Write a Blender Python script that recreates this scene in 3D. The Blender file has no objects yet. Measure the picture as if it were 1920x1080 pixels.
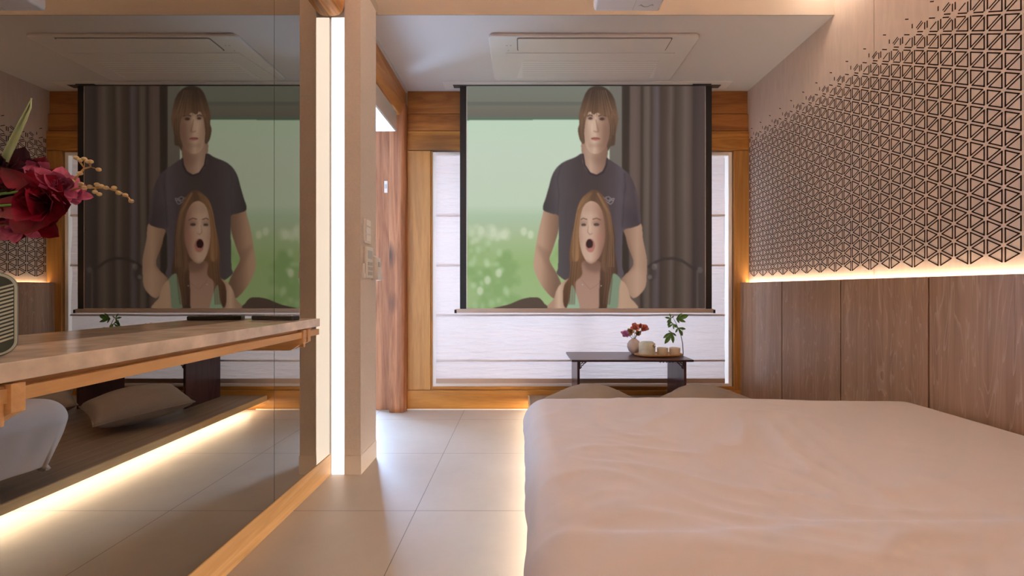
import bpy, bmesh, math, random
import numpy as np
from mathutils import Vector, Matrix, noise

random.seed(7)
C = bpy.context.scene.collection
sc = bpy.context.scene
PI = math.pi

# ------------------------------------------------------------------ camera
F = 816.0                     # focal length in pixels of the 1920 frame
HC = 0.87
cam = bpy.data.cameras.new('camera')
cam.sensor_fit = 'HORIZONTAL'; cam.sensor_width = 36.0
cam.lens = F / 1920 * 36
cam.shift_x = -20 / 1920; cam.shift_y = 3 / 1920
cam.clip_start = 0.02
camo = bpy.data.objects.new('camera', cam); C.objects.link(camo)
camo.location = (0, 0, HC); camo.rotation_euler = (PI / 2, 0, 0)
sc.camera = camo

# ------------------------------------------------------------------ view and world
sc.view_settings.view_transform = 'Standard'
sc.view_settings.look = 'None'
sc.view_settings.gamma = 1
sc.view_settings.use_curve_mapping = False
sc.view_settings.exposure = 0.03
w = bpy.data.worlds.new('world'); sc.world = w; w.use_nodes = True
w.node_tree.nodes['Background'].inputs[0].default_value = (0.75, 0.85, 1.0, 1)
w.node_tree.nodes['Background'].inputs[1].default_value = 0.6


def area(name, loc, rot, sx, sy, power, col):
    l = bpy.data.lights.new(name, 'AREA'); l.shape = 'RECTANGLE'
    l.size = sx; l.size_y = sy; l.energy = power; l.color = col
    o = bpy.data.objects.new(name, l); C.objects.link(o)
    o.location = loc; o.rotation_euler = rot
    return o


WARM = (1.0, 0.70, 0.42)
COOL = (0.84, 0.87, 1.0)
# daylight outside the big window, pointing into the room (-Y)
area('daylight_big_window', (0.35, 3.75, 1.05), (PI / 2, 0, 0), 2.6, 1.9, 40, COOL).rotation_euler = (-PI / 2, 0, 0)
# daylight outside the entry door at the back left
area('daylight_entry', (-1.34, 3.42, 1.1), (-PI / 2, 0, 0), 0.5, 1.7, 165, (0.42, 0.63, 1.0))

# ------------------------------------------------------------------ materials
MATS = {}


def lin(c):
    return tuple(((x / 255) / 12.92 if x / 255 <= 0.04045 else ((x / 255 + 0.055) / 1.055) ** 2.4) for x in c)


def mat(name, col, rough=0.6, metal=0.0, emit=None, es=0.0, bump=0.0, bscale=40, var=0.0, spec=0.5, sheen=0, trans=0, alpha=None, coat=0, stretch=(1, 1, 1)):
    m = bpy.data.materials.new(name); m.use_nodes = True
    nt = m.node_tree; b = nt.nodes['Principled BSDF']
    b.inputs['Base Color'].default_value = (*col, 1)
    b.inputs['Roughness'].default_value = rough
    b.inputs['Metallic'].default_value = metal
    b.inputs['Specular IOR Level'].default_value = spec
    if sheen: b.inputs['Sheen Weight'].default_value = sheen
    if trans: b.inputs['Transmission Weight'].default_value = trans
    if coat: b.inputs['Coat Weight'].default_value = coat
    if emit:
        b.inputs['Emission Color'].default_value = (*emit, 1)
        b.inputs['Emission Strength'].default_value = es
    if bump or var:
        tc = nt.nodes.new('ShaderNodeTexCoord')
        mp = nt.nodes.new('ShaderNodeMapping'); mp.inputs['Scale'].default_value = stretch
        nt.links.new(tc.outputs['Object'], mp.inputs['Vector'])
        n = nt.nodes.new('ShaderNodeTexNoise'); n.inputs['Scale'].default_value = bscale
        n.inputs['Detail'].default_value = 6
        nt.links.new(mp.outputs[0], n.inputs['Vector'])
        if bump:
            bp = nt.nodes.new('ShaderNodeBump'); bp.inputs['Strength'].default_value = bump
            bp.inputs['Distance'].default_value = 0.01
            nt.links.new(n.outputs['Fac'], bp.inputs['Height'])
            nt.links.new(bp.outputs[0], b.inputs['Normal'])
        if var:
            r = nt.nodes.new('ShaderNodeValToRGB')
            r.color_ramp.elements[0].position = 0.3; r.color_ramp.elements[1].position = 0.7
            r.color_ramp.elements[0].color = (*[c * (1 - var) for c in col], 1)
            r.color_ramp.elements[1].color = (*[min(1, c * (1 + var)) for c in col], 1)
            nt.links.new(n.outputs['Fac'], r.inputs['Fac'])
            nt.links.new(r.outputs[0], b.inputs['Base Color'])
    MATS[name] = m
    return m


def wood(name, dark, light, axis='Z', scale=6.0, stretch=0.06, rough=0.5, bump=0.15, knots=0.0, knotcol=(0.08, 0.03, 0.015), streak=None):
    """grain that runs along one object axis"""
    m = bpy.data.materials.new(name); m.use_nodes = True
    nt = m.node_tree; b = nt.nodes['Principled BSDF']; L = nt.links.new
    tc = nt.nodes.new('ShaderNodeTexCoord')
    mp = nt.nodes.new('ShaderNodeMapping')
    s = [1, 1, 1]; s['XYZ'.index(axis)] = stretch
    mp.inputs['Scale'].default_value = s
    L(tc.outputs['Object'], mp.inputs['Vector'])
    n1 = nt.nodes.new('ShaderNodeTexNoise'); n1.inputs['Scale'].default_value = scale * 1.3
    n1.inputs['Detail'].default_value = 4; n1.inputs['Distortion'].default_value = 1.2
    L(mp.outputs[0], n1.inputs['Vector'])
    mu = nt.nodes.new('ShaderNodeMath'); mu.operation = 'MULTIPLY'; mu.inputs[1].default_value = 9.0
    L(n1.outputs['Fac'], mu.inputs[0])
    fr = nt.nodes.new('ShaderNodeMath'); fr.operation = 'PINGPONG'; fr.inputs[1].default_value = 1.0
    L(mu.outputs[0], fr.inputs[0])
    n2 = nt.nodes.new('ShaderNodeTexNoise'); n2.inputs['Scale'].default_value = scale * 22
    n2.inputs['Detail'].default_value = 5; n2.inputs['Roughness'].default_value = 0.65
    L(mp.outputs[0], n2.inputs['Vector'])
    mx = nt.nodes.new('ShaderNodeMix'); mx.data_type = 'FLOAT'; mx.inputs['Factor'].default_value = 0.55
    L(fr.outputs[0], mx.inputs[2]); L(n2.outputs['Fac'], mx.inputs[3])
    r = nt.nodes.new('ShaderNodeValToRGB')
    r.color_ramp.elements[0].position = 0.2; r.color_ramp.elements[1].position = 0.78
    r.color_ramp.elements[0].color = (*dark, 1); r.color_ramp.elements[1].color = (*light, 1)
    L(mx.outputs[0], r.inputs['Fac'])
    out = r.outputs[0]
    if streak:
        n3 = nt.nodes.new('ShaderNodeTexNoise'); n3.inputs['Scale'].default_value = scale * 2.2
        n3.inputs['Detail'].default_value = 3; n3.inputs['Distortion'].default_value = 0.6
        mp3 = nt.nodes.new('ShaderNodeMapping'); s3 = [1, 1, 1]; s3['XYZ'.index(axis)] = stretch * 2.6
        mp3.inputs['Scale'].default_value = s3; mp3.inputs['Location'].default_value = (3.1, 1.7, 0.4)
        L(tc.outputs['Object'], mp3.inputs['Vector']); L(mp3.outputs[0], n3.inputs['Vector'])
        m3 = nt.nodes.new('ShaderNodeMath'); m3.operation = 'MULTIPLY'; m3.inputs[1].default_value = 14.0
        L(n3.outputs['Fac'], m3.inputs[0])
        f3 = nt.nodes.new('ShaderNodeMath'); f3.operation = 'FRACT'; L(m3.outputs[0], f3.inputs[0])
        r3 = nt.nodes.new('ShaderNodeValToRGB')
        r3.color_ramp.elements[0].position = 0.80; r3.color_ramp.elements[0].color = (0, 0, 0, 1)
        r3.color_ramp.elements[1].position = 1.0; r3.color_ramp.elements[1].color = (.55, .55, .55, 1)
        L(f3.outputs[0], r3.inputs['Fac'])
        mm = nt.nodes.new('ShaderNodeMix'); mm.data_type = 'RGBA'
        L(r3.outputs[0], mm.inputs['Factor']); L(out, mm.inputs[6]); mm.inputs[7].default_value = (*streak, 1)
        out = mm.outputs[2]
    if knots:
        v = nt.nodes.new('ShaderNodeTexVoronoi'); v.inputs['Scale'].default_value = knots
        mp2 = nt.nodes.new('ShaderNodeMapping'); s2 = [1, 1, 1]; s2['XYZ'.index(axis)] = 0.55
        mp2.inputs['Scale'].default_value = s2
        L(tc.outputs['Object'], mp2.inputs['Vector']); L(mp2.outputs[0], v.inputs['Vector'])
        r2 = nt.nodes.new('ShaderNodeValToRGB')
        r2.color_ramp.elements[0].position = 0.05; r2.color_ramp.elements[0].color = (1, 1, 1, 1)
        r2.color_ramp.elements[1].position = 0.22; r2.color_ramp.elements[1].color = (0, 0, 0, 1)
        L(v.outputs['Distance'], r2.inputs['Fac'])
        m2 = nt.nodes.new('ShaderNodeMix'); m2.data_type = 'RGBA'
        L(r2.outputs[0], m2.inputs['Factor']); L(out, m2.inputs[6]); m2.inputs[7].default_value = (*knotcol, 1)
        out = m2.outputs[2]
    L(out, b.inputs['Base Color'])
    b.inputs['Roughness'].default_value = rough
    if bump:
        bp = nt.nodes.new('ShaderNodeBump'); bp.inputs['Strength'].default_value = bump
        bp.inputs['Distance'].default_value = 0.004
        L(mx.outputs[0], bp.inputs['Height']); L(bp.outputs[0], b.inputs['Normal'])
    MATS[name] = m
    return m


def tile_material():
    m = bpy.data.materials.new('floor_tile'); m.use_nodes = True
    nt = m.node_tree; b = nt.nodes['Principled BSDF']; L = nt.links.new
    tc = nt.nodes.new('ShaderNodeTexCoord'); sp = nt.nodes.new('ShaderNodeSeparateXYZ')
    L(tc.outputs['Object'], sp.inputs[0])

    def joint(sock, off):
        a = nt.nodes.new('ShaderNodeMath'); a.operation = 'ADD'; a.inputs[1].default_value = -off + 60.0
        L(sock, a.inputs[0])
        p = nt.nodes.new('ShaderNodeMath'); p.operation = 'PINGPONG'; p.inputs[1].default_value = 0.3
        L(a.outputs[0], p.inputs[0])
        l = nt.nodes.new('ShaderNodeMath'); l.operation = 'LESS_THAN'; l.inputs[1].default_value = 0.0014
        L(p.outputs[0], l.inputs[0])
        return l.outputs[0]
    jx = joint(sp.outputs['X'], -0.421); jy = joint(sp.outputs['Y'], 0.512)
    mx = nt.nodes.new('ShaderNodeMath'); mx.operation = 'MAXIMUM'; L(jx, mx.inputs[0]); L(jy, mx.inputs[1])
    n = nt.nodes.new('ShaderNodeTexNoise'); n.inputs['Scale'].default_value = 2.2; n.inputs['Detail'].default_value = 9
    n.inputs['Roughness'].default_value = 0.7
    L(tc.outputs['Object'], n.inputs['Vector'])
    r = nt.nodes.new('ShaderNodeValToRGB')
    r.color_ramp.elements[0].position = 0.3; r.color_ramp.elements[1].position = 0.7
    r.color_ramp.elements[0].color = (0.42, 0.37, 0.325, 1); r.color_ramp.elements[1].color = (0.49, 0.435, 0.385, 1)
    L(n.outputs['Fac'], r.inputs['Fac'])
    m2 = nt.nodes.new('ShaderNodeMix'); m2.data_type = 'RGBA'
    L(mx.outputs[0], m2.inputs['Factor']); L(r.outputs[0], m2.inputs[6]); m2.inputs[7].default_value = (0.16, 0.13, 0.11, 1)
    L(m2.outputs[2], b.inputs['Base Color'])
    b.inputs['Roughness'].default_value = 0.42
    bp = nt.nodes.new('ShaderNodeBump'); bp.inputs['Strength'].default_value = 0.5; bp.inputs['Distance'].default_value = 0.002
    bp.invert = True
    L(mx.outputs[0], bp.inputs['Height']); L(bp.outputs[0], b.inputs['Normal'])
    return m


M_tile = tile_material()
M_ceil = mat('ceiling_white', (0.66, 0.625, 0.61), 0.85)
M_wallpaper = mat('wall_beige', (0.56, 0.46, 0.38), 0.85, bump=0.12, bscale=90, var=0.04)
M_drop = mat('bulkhead_beige', (0.40, 0.345, 0.29), 0.85)
M_col = mat('column_beige', (0.66, 0.58, 0.52), 0.75, bump=0.08, bscale=120, var=0.04)
M_lattice = mat('lattice_panel_beige', (0.69, 0.56, 0.47), 0.8, bump=0.1, bscale=60, var=0.05, stretch=(1, 1, 0.15))
M_slot = mat('slot_shade_brown', (0.030, 0.012, 0.006), 0.9, spec=0.1)  # the darkness inside the cut slots, put into the colour
M_wain = wood('wainscot_oak', (0.29, 0.162, 0.092), (0.40, 0.242, 0.150), 'Z', 5, 0.035, 0.36, 0.18, streak=(0.54, 0.39, 0.29))
M_oak = wood('golden_oak', (0.50, 0.285, 0.11), (0.67, 0.41, 0.19), 'Y', 5, 0.07, 0.42, 0.1)
M_oakx = wood('golden_oak_cross', (0.49, 0.28, 0.11), (0.66, 0.40, 0.19), 'X', 5, 0.07, 0.42, 0.1)
M_pinex = wood('orange_pine_cross', (0.32, 0.125, 0.022), (0.56, 0.26, 0.05), 'X', 5, 0.09, 0.42, 0.2, knots=1.7)
M_header = wood('dark_pine_header', (0.25, 0.085, 0.018), (0.46, 0.19, 0.045), 'X', 5, 0.09, 0.42, 0.2, knots=1.7)
M_pinez = wood('orange_pine_upright', (0.34, 0.155, 0.035), (0.54, 0.27, 0.075), 'Z', 5, 0.07, 0.42, 0.2)
M_piney = wood('orange_pine_beam', (0.36, 0.15, 0.04), (0.58, 0.28, 0.09), 'Y', 5, 0.08, 0.45, 0.25, knots=1.5)
M_post = wood('old_red_post', (0.25, 0.085, 0.032), (0.50, 0.22, 0.10), 'Z', 7, 0.055, 0.5, 0.5, knots=3.4, knotcol=(0.07, 0.03, 0.02))
M_log = wood('log_beam', (0.42, 0.19, 0.06), (0.66, 0.36, 0.15), 'Y', 7, 0.08, 0.5, 0.2)
M_deck = wood('platform_oak', (0.235, 0.155, 0.095), (0.34, 0.235, 0.150), 'Y', 6, 0.05, 0.45, 0.15)
M_walnut = wood('dark_walnut', (0.045, 0.016, 0.016), (0.095, 0.035, 0.03), 'X', 7, 0.08, 0.30, 0.1)
M_walnutz = wood('dark_walnut_side', (0.05, 0.02, 0.02), (0.10, 0.04, 0.036), 'Z', 7, 0.08, 0.28, 0.1)
M_mirror = mat('bronze_mirror', (0.385, 0.35, 0.30), 0.0, 1.0)
M_edge = mat('mirror_edge', (0.05, 0.045, 0.035), 0.3, 0.6)
M_stone = mat('limestone', (0.66, 0.57, 0.48), 0.16, var=0.22, bscale=18, bump=0.05)
M_led = mat('led_diffuser', (0.9, 0.9, 0.9), 0.5, emit=(1.0, 0.93, 0.86), es=1.7)
M_ledwarm = mat('led_warm_strip', (0.9, 0.8, 0.6), 0.5, emit=(1.0, 0.83, 0.60), es=38.0)
M_ledcove = mat('led_cove_strip', (0.9, 0.8, 0.6), 0.5, emit=(1.0, 0.84, 0.69), es=66.0)
M_ledunder = mat('led_under_strip', (0.9, 0.8, 0.6), 0.5, emit=(1.0, 0.86, 0.66), es=70.0)
M_duvet = mat('white_duvet', (0.60, 0.525, 0.485), 0.85, sheen=0.2, bump=0.14, bscale=14)
M_matt = mat('mattress_white', (0.75, 0.72, 0.70), 0.9)
M_linen = mat('taupe_linen', (0.31, 0.24, 0.185), 0.95, bump=0.25, bscale=260, var=0.06, sheen=0.1)
M_frame = mat('window_white_frame', (0.82, 0.78, 0.75), 0.45)
M_plast = mat('white_plastic', (0.74, 0.70, 0.67), 0.4)
M_plast2 = mat('grey_plastic', (0.50, 0.48, 0.47), 0.4)
M_gap = mat('shadow_gap', (0.10, 0.085, 0.075), 0.8)
M_seam = mat('soft_seam', (0.24, 0.21, 0.19), 0.6)
M_black = mat('black_border', (0.012, 0.011, 0.011), 0.55)
M_blackp = mat('black_plastic', (0.02, 0.018, 0.018), 0.28)
M_bar = mat('screen_bar_metal', (0.62, 0.52, 0.45), 0.35, 0.3)
M_screen = mat('screen_fabric_back', (0.6, 0.56, 0.5), 0.9)
M_glass = bpy.data.materials.new('clear_glass'); M_glass.use_nodes = True
_g = M_glass.node_tree; _g.nodes.remove(_g.nodes['Principled BSDF'])
_tr = _g.nodes.new('ShaderNodeBsdfTransparent'); _gl = _g.nodes.new('ShaderNodeBsdfGlossy'); _gl.inputs['Roughness'].default_value = 0.02
_tr.inputs[0].default_value = (0.94, 0.96, 0.96, 1); _gm = _g.nodes.new('ShaderNodeMixShader'); _gm.inputs[0].default_value = 0.07
_g.links.new(_tr.outputs[0], _gm.inputs[1]); _g.links.new(_gl.outputs[0], _gm.inputs[2]); _g.links.new(_gm.outputs[0], _g.nodes['Material Output'].inputs[0])
M_sage = mat('sage_metal', (0.17, 0.22, 0.19), 0.35, 0.35)
M_sagel = mat('sage_rib', (0.50, 0.58, 0.52), 0.38, 0.3)
M_saged = mat('sage_dark_grille', (0.035, 0.055, 0.045), 0.5)
M_clay = mat('blush_ceramic', (0.60, 0.48, 0.42), 0.6)
M_green_cer = mat('celadon_ceramic', (0.66, 0.66, 0.52), 0.3, var=0.15, bscale=25)
M_cup = mat('celadon_cup', (0.68, 0.60, 0.46), 0.3, var=0.08, bscale=25)
M_tray = wood('tray_wood', (0.42, 0.22, 0.08), (0.60, 0.34, 0.14), 'X', 8, 0.1, 0.4, 0.1)
M_brass = mat('dark_brass', (0.28, 0.17, 0.10), 0.35, 0.8)
M_leaf = mat('maple_leaf_green', (0.09, 0.22, 0.035), 0.45, var=0.4, bscale=20)
M_stem = mat('dark_stem', (0.06, 0.045, 0.03), 0.6)
M_blade = mat('pale_blade_leaf', (0.36, 0.46, 0.26), 0.5, var=0.15, bscale=12)
M_red = mat('crimson_petal', (0.19, 0.004, 0.022), 0.4, var=0.6, bscale=45)
M_pinkp = mat('pink_petal', (0.50, 0.12, 0.24), 0.45, var=0.5, bscale=50)
M_plum = mat('plum_petal', (0.045, 0.006, 0.020), 0.5, var=0.3, bscale=40)
M_coral = mat('coral_petal', (0.75, 0.28, 0.22), 0.55, var=0.3, bscale=60)
M_mauve = mat('mauve_petal', (0.72, 0.36, 0.62), 0.55, var=0.3, bscale=60)
M_dried = mat('dried_twig', (0.42, 0.27, 0.11), 0.7, var=0.3, bscale=60)
M_bud = mat('dried_bud', (0.46, 0.36, 0.20), 0.7, var=0.3, bscale=80)
M_vase = mat('brown_vase_glaze', (0.22, 0.12, 0.06), 0.35)
M_concrete = mat('exterior_render', (0.5, 0.5, 0.5), 0.9)

# shade cloth: translucent linen
M_shade = bpy.data.materials.new('shade_linen'); M_shade.use_nodes = True
_n = M_shade.node_tree; _L = _n.links.new
_b = _n.nodes['Principled BSDF']; _b.inputs['Base Color'].default_value = (0.72, 0.66, 0.66, 1); _b.inputs['Roughness'].default_value = 0.95
_t = _n.nodes.new('ShaderNodeBsdfTranslucent'); _t.inputs[0].default_value = (0.80, 0.72, 0.73, 1)
_mx = _n.nodes.new('ShaderNodeMixShader'); _mx.inputs[0].default_value = 0.5
_L(_b.outputs[0], _mx.inputs[1]); _L(_t.outputs[0], _mx.inputs[2]); _L(_mx.outputs[0], _n.nodes['Material Output'].inputs[0])
_tc = _n.nodes.new('ShaderNodeTexCoord'); _mp = _n.nodes.new('ShaderNodeMapping'); _mp.inputs['Scale'].default_value = (1.2, 1, 8)
_no = _n.nodes.new('ShaderNodeTexNoise'); _no.inputs['Scale'].default_value = 5; _no.inputs['Detail'].default_value = 8
_bp = _n.nodes.new('ShaderNodeBump'); _bp.inputs['Strength'].default_value = 0.9; _bp.inputs['Distance'].default_value = 0.02
_L(_tc.outputs['Object'], _mp.inputs[0]); _L(_mp.outputs[0], _no.inputs['Vector']); _L(_no.outputs['Fac'], _bp.inputs['Height'])
_L(_bp.outputs[0], _b.inputs['Normal']); _L(_bp.outputs[0], _t.inputs['Normal'])


M_fold = mat('shade_fold_cloth', (0.74, 0.66, 0.64), 0.95)

# ------------------------------------------------------------------ builders
def obj(name, bm, m, parent=None, smooth=False, bevel=0.0, seg=2, label=None):
    me = bpy.data.meshes.new(name)
    if bm.faces: bmesh.ops.recalc_face_normals(bm, faces=bm.faces[:])
    bm.to_mesh(me); bm.free()
    ms = m if isinstance(m, (list, tuple)) else [m]
    for k in ms: me.materials.append(k)
    if smooth:
        for p in me.polygons: p.use_smooth = True
    o = bpy.data.objects.new(name, me); C.objects.link(o)
    if parent is not None:
        o.parent = parent
        o.matrix_parent_inverse = Matrix.Identity(4)
        if parent.parent is None:
            o.location = -parent.location
        # parents' locations are pure translations: mesh data is in world space
    if bevel:
        md = o.modifiers.new('bevel', 'BEVEL'); md.width = bevel; md.segments = seg; md.limit_method = 'ANGLE'; md.angle_limit = 0.6
        for p in me.polygons: p.use_smooth = True
        ws = o.modifiers.new('wn', 'WEIGHTED_NORMAL'); ws.keep_sharp = True
    if label: o['label'] = label
    return o


def thing(name, label, cat, loc=(0, 0, 0), group=None):
    o = bpy.data.objects.new(name, None); C.objects.link(o); o.location = loc
    o.empty_display_size = 0.05
    o['label'] = label; o['category'] = cat
    if group: o['group'] = group
    return o


def tag(o, label, cat, group=None, kind=None):
    o['label'] = label; o['category'] = cat
    if group: o['group'] = group
    if kind: o['kind'] = kind
    return o


def struct(name, bm, m, parent=None, **k):
    o = obj(name, bm, m, parent, **k)
    if parent is None: o['kind'] = 'structure'
    return o


def sroot(name, loc=(0, 0, 0)):
    o = bpy.data.objects.new(name, None); C.objects.link(o); o.location = loc; o['kind'] = 'structure'
    return o


def bx(bm, x0, x1, y0, y1, z0, z1, mi=0):
    v = [bm.verts.new(p) for p in ((x0, y0, z0), (x1, y0, z0), (x1, y1, z0), (x0, y1, z0), (x0, y0, z1), (x1, y0, z1), (x1, y1, z1), (x0, y1, z1))]
    for f in ((0, 3, 2, 1), (4, 5, 6, 7), (0, 1, 5, 4), (1, 2, 6, 5), (2, 3, 7, 6), (3, 0, 4, 7)):
        fc = bm.faces.new([v[i] for i in f]); fc.material_index = mi
    return v


def box(*a):
    bm = bmesh.new(); bx(bm, *a); return bm


def prism(pts, axis, a0, a1):
    """extrude a 2D outline; axis 'X': pts=(y,z); 'Y': pts=(x,z); 'Z': pts=(x,y)"""
    bm = bmesh.new()

    def P(p, a):
        return (a, p[0], p[1]) if axis == 'X' else (p[0], a, p[1]) if axis == 'Y' else (p[0], p[1], a)
    A = [bm.verts.new(P(p, a0)) for p in pts]; B = [bm.verts.new(P(p, a1)) for p in pts]
    bm.faces.new(A); bm.faces.new(B[::-1])
    n = len(pts)
    for i in range(n): bm.faces.new((A[i], A[(i + 1) % n], B[(i + 1) % n], B[i]))
    return bm


def lathe(bm, cx, cy, prof, n=32):
    rings = []
    for r, z in prof:
        if r < 1e-5: rings.append([bm.verts.new((cx, cy, z))])
        else: rings.append([bm.verts.new((cx + r * math.cos(2 * PI * i / n), cy + r * math.sin(2 * PI * i / n), z)) for i in range(n)])
    for a, b in zip(rings, rings[1:]):
        for i in range(n):
            j = (i + 1) % n
            if len(a) == 1 and len(b) == 1: continue
            if len(a) == 1: bm.faces.new((a[0], b[i], b[j]))
            elif len(b) == 1: bm.faces.new((a[i], b[0], a[j]))
            else: bm.faces.new((a[i], b[i], b[j], a[j]))


def tube(bm, pts, rad, n=8):
    pts = [Vector(p) for p in pts]
    rr = rad if isinstance(rad, (list, tuple)) else [rad] * len(pts)
    rings = []
    up = Vector((0.13, 0.31, 0.94)).normalized()
    for i, p in enumerate(pts):
        d = (pts[min(i + 1, len(pts) - 1)] - pts[max(i - 1, 0)]).normalized()
        u = d.cross(up)
        if u.length < 1e-3: u = d.cross(Vector((1, 0, 0)))
        u.normalize(); v = d.cross(u)
        rings.append([bm.verts.new(p + (u * math.cos(2 * PI * k / n) + v * math.sin(2 * PI * k / n)) * rr[i]) for k in range(n)])
    for a, b in zip(rings, rings[1:]):
        for k in range(n): bm.faces.new((a[k], b[k], b[(k + 1) % n], a[(k + 1) % n]))
    bm.faces.new(rings[0][::-1]); bm.faces.new(rings[-1])


def ball(bm, c, r, sub=2, sc3=(1, 1, 1)):
    bmesh.ops.create_icosphere(bm, subdivisions=sub, radius=r, matrix=Matrix.Translation(c) @ Matrix.Diagonal((*sc3, 1)))


# ================================================================== THE SETTING
YB = 3.183      # back wall
XR = 1.64       # right wall
ZL = 2.317      # lower ceiling
YD = 2.293      # bulkhead where the lower ceiling starts
XM = -0.905     # mirror plane
ZU = 2.95       # upper ceiling
YN = -1.4       # wall behind the camera

struct('floor', box(-1.75, XR + 0.1, YN - 0.1, YB + 0.12, -0.06, 0), M_tile)
struct('ceiling', box(-1.75, XR + 0.1, YD, YB + 0.12, ZL, ZL + 0.06), M_ceil)
struct('ceiling.001', box(-1.75, XR + 0.1, YN - 0.1, YD + 0.3, ZU, ZU + 0.06), mat('upper_ceiling_white', (0.82, 0.79, 0.76), 0.85))
struct('trim_1', box(-1.75, XR + 0.02, YD, YD + 0.06, ZL + 0.06, ZU), M_drop)
# small lip so that the bulkhead begins exactly at the ceiling edge
struct('trim_2', box(-1.75, XR, YD - 0.004, YD, ZL - 0.002, ZU), M_drop)
struct('wall_rear', box(-1.75, XR + 0.1, YN - 0.1, YN, 0, ZU), mat('rear_wall_cream', (0.80, 0.74, 0.68), 0.85))

# right wall: beige panel, triangle lattice of dark strips standing in for shaded cut slots
bm = bmesh.new()
bx(bm, XR, XR + 0.08, YN, 0.62, 0, ZU)
bx(bm, XR, XR + 0.08, 0.623, 2.03, 0, ZU)
bx(bm, XR, XR + 0.08, 2.033, YB + 0.1, 0, ZU)
s = 0.066; c = s * math.sqrt(3) / 2
ZB, ZT = 0.956, 2.055
Ycol0 = 1.4837


def slot(bm, p, q, off, a, b, wd=0.0021):
    """slot along p->q between fractions a..b, shifted sideways by off"""
    (y0, z0), (y1, z1) = p, q
    dy, dz = y1 - y0, z1 - z0; L = math.hypot(dy, dz); dy /= L; dz /= L
    ny, nz = -dz, dy
    ya, za = y0 + dy * L * a + ny * off, z0 + dz * L * a + nz * off
    yb, zb = y0 + dy * L * b + ny * off, z0 + dz * L * b + nz * off
    x0, x1 = XR - 0.0008, XR + 0.002
    cs = [(ya + ny * wd, za + nz * wd), (yb + ny * wd, zb + nz * wd), (yb - ny * wd, zb - nz * wd), (ya - ny * wd, za - nz * wd)]
    A = [bm.verts.new((x0, y, z)) for y, z in cs]; B = [bm.verts.new((x1, y, z)) for y, z in cs]
    f = bm.faces.new(A); f.material_index = 1
    for i in range(4):
        f = bm.faces.new((A[i], B[i], B[(i + 1) % 4], A[(i + 1) % 4])); f.material_index = 1


k0 = int((0.15 - Ycol0) / c); k1 = int((YB - 0.0 - Ycol0) / c)
for k in range(k0, k1 + 1):
    y = Ycol0 + k * c
    odd = k % 2
    n = 0
    while True:
        z = ZB + n * s + (s / 2 if odd else 0)
        n += 1
        if z > ZT - 0.03: break
        for (q, kind) in (((y, z + s), 'v'), ((y + c, z + s / 2), 'u'), ((y + c, z - s / 2), 'd')):
            if q[0] > YB: continue
            if q[1] < ZB - 1e-4: continue
            zc = (z + q[1]) / 2
            lvl = (ZT - zc) / s          # rows below the fade edge
            two = True
            a, b = 0.11, 0.89
            if lvl < 0.3: continue
            if lvl < 1.2:
                if odd == (kind != 'd'): continue
                two = False; a, b = 0.36, 0.64
            elif lvl < 2.1:
                a, b = 0.28, 0.72
                two = (kind == 'v') or bool(odd)
            elif lvl < 3.0:
                a, b = 0.18, 0.78
            offs = (-0.0053, 0.0053) if two else (-0.0053,)
            if kind == 'd' and z <= ZB + s / 2 + 1e-4 and q[1] <= ZB + 1e-4: offs = (0.0053,)
            if kind == 'u' and z <= ZB + 1e-4: offs = (0.0053,)
            for o_ in offs: slot(bm, (y, z), q, o_, a, b)
wr = struct('wall_right', bm, [M_lattice, M_slot])

# left side: wall behind the mirror, column, alcove
struct('wall_left', box(-1.02, XM - 0.016, YN, 2.05, 0, ZU), M_wallpaper)
bm = bmesh.new()
bx(bm, -1.02, -0.838, 2.075, 2.26, 0, ZL)
bx(bm, -0.838, -0.762, 2.046, 2.26, 0, ZL)
colm = struct('trim_3', bm, M_col)
bm = bmesh.new()
bx(bm, -0.838, -0.7595, 2.0435, 2.262, 0.0, 0.090)
struct('baseboard_column', bm, M_frame if False else mat('skirting_beige', (0.68, 0.60, 0.54), 0.6))
struct('wall_alcove', box(-1.85, -1.75, 2.0, YB + 0.1, 0, ZL), M_wallpaper)
struct('wall_alcove_side', box(-1.75, -1.02, 2.20, 2.26, 0, ZL), M_wallpaper)
struct('baseboard_left', box(XM - 0.012, XM + 0.004, YN, 2.044, 0, 0.097), M_oak, bevel=0.0015)
# log beam over the mirror, rounded lower edge
prof = [(-0.94, 2.60), (-0.94, 2.155), (-0.885, 2.152), (-0.862, 2.158), (-0.846, 2.172), (-0.837, 2.20), (-0.834, 2.24), (-0.836, 2.42), (-0.85, 2.60)]
struct('trim_4', prism(prof, 'Y', YN, 2.043), M_log, smooth=False, bevel=0.004)
# beam above the column
struct('trim_5', box(-1.02, -0.762, 2.046, YD, ZL + 0.0, ZL + 0.05), M_drop)

# back wall timber
def beam(name, x0, x1, z0, z1, m, y0=YB, y1=YB + 0.10, bevel=0.004):
    return struct(name, box(x0, x1, y0, y1, z0, z1), m, bevel=bevel)


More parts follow.
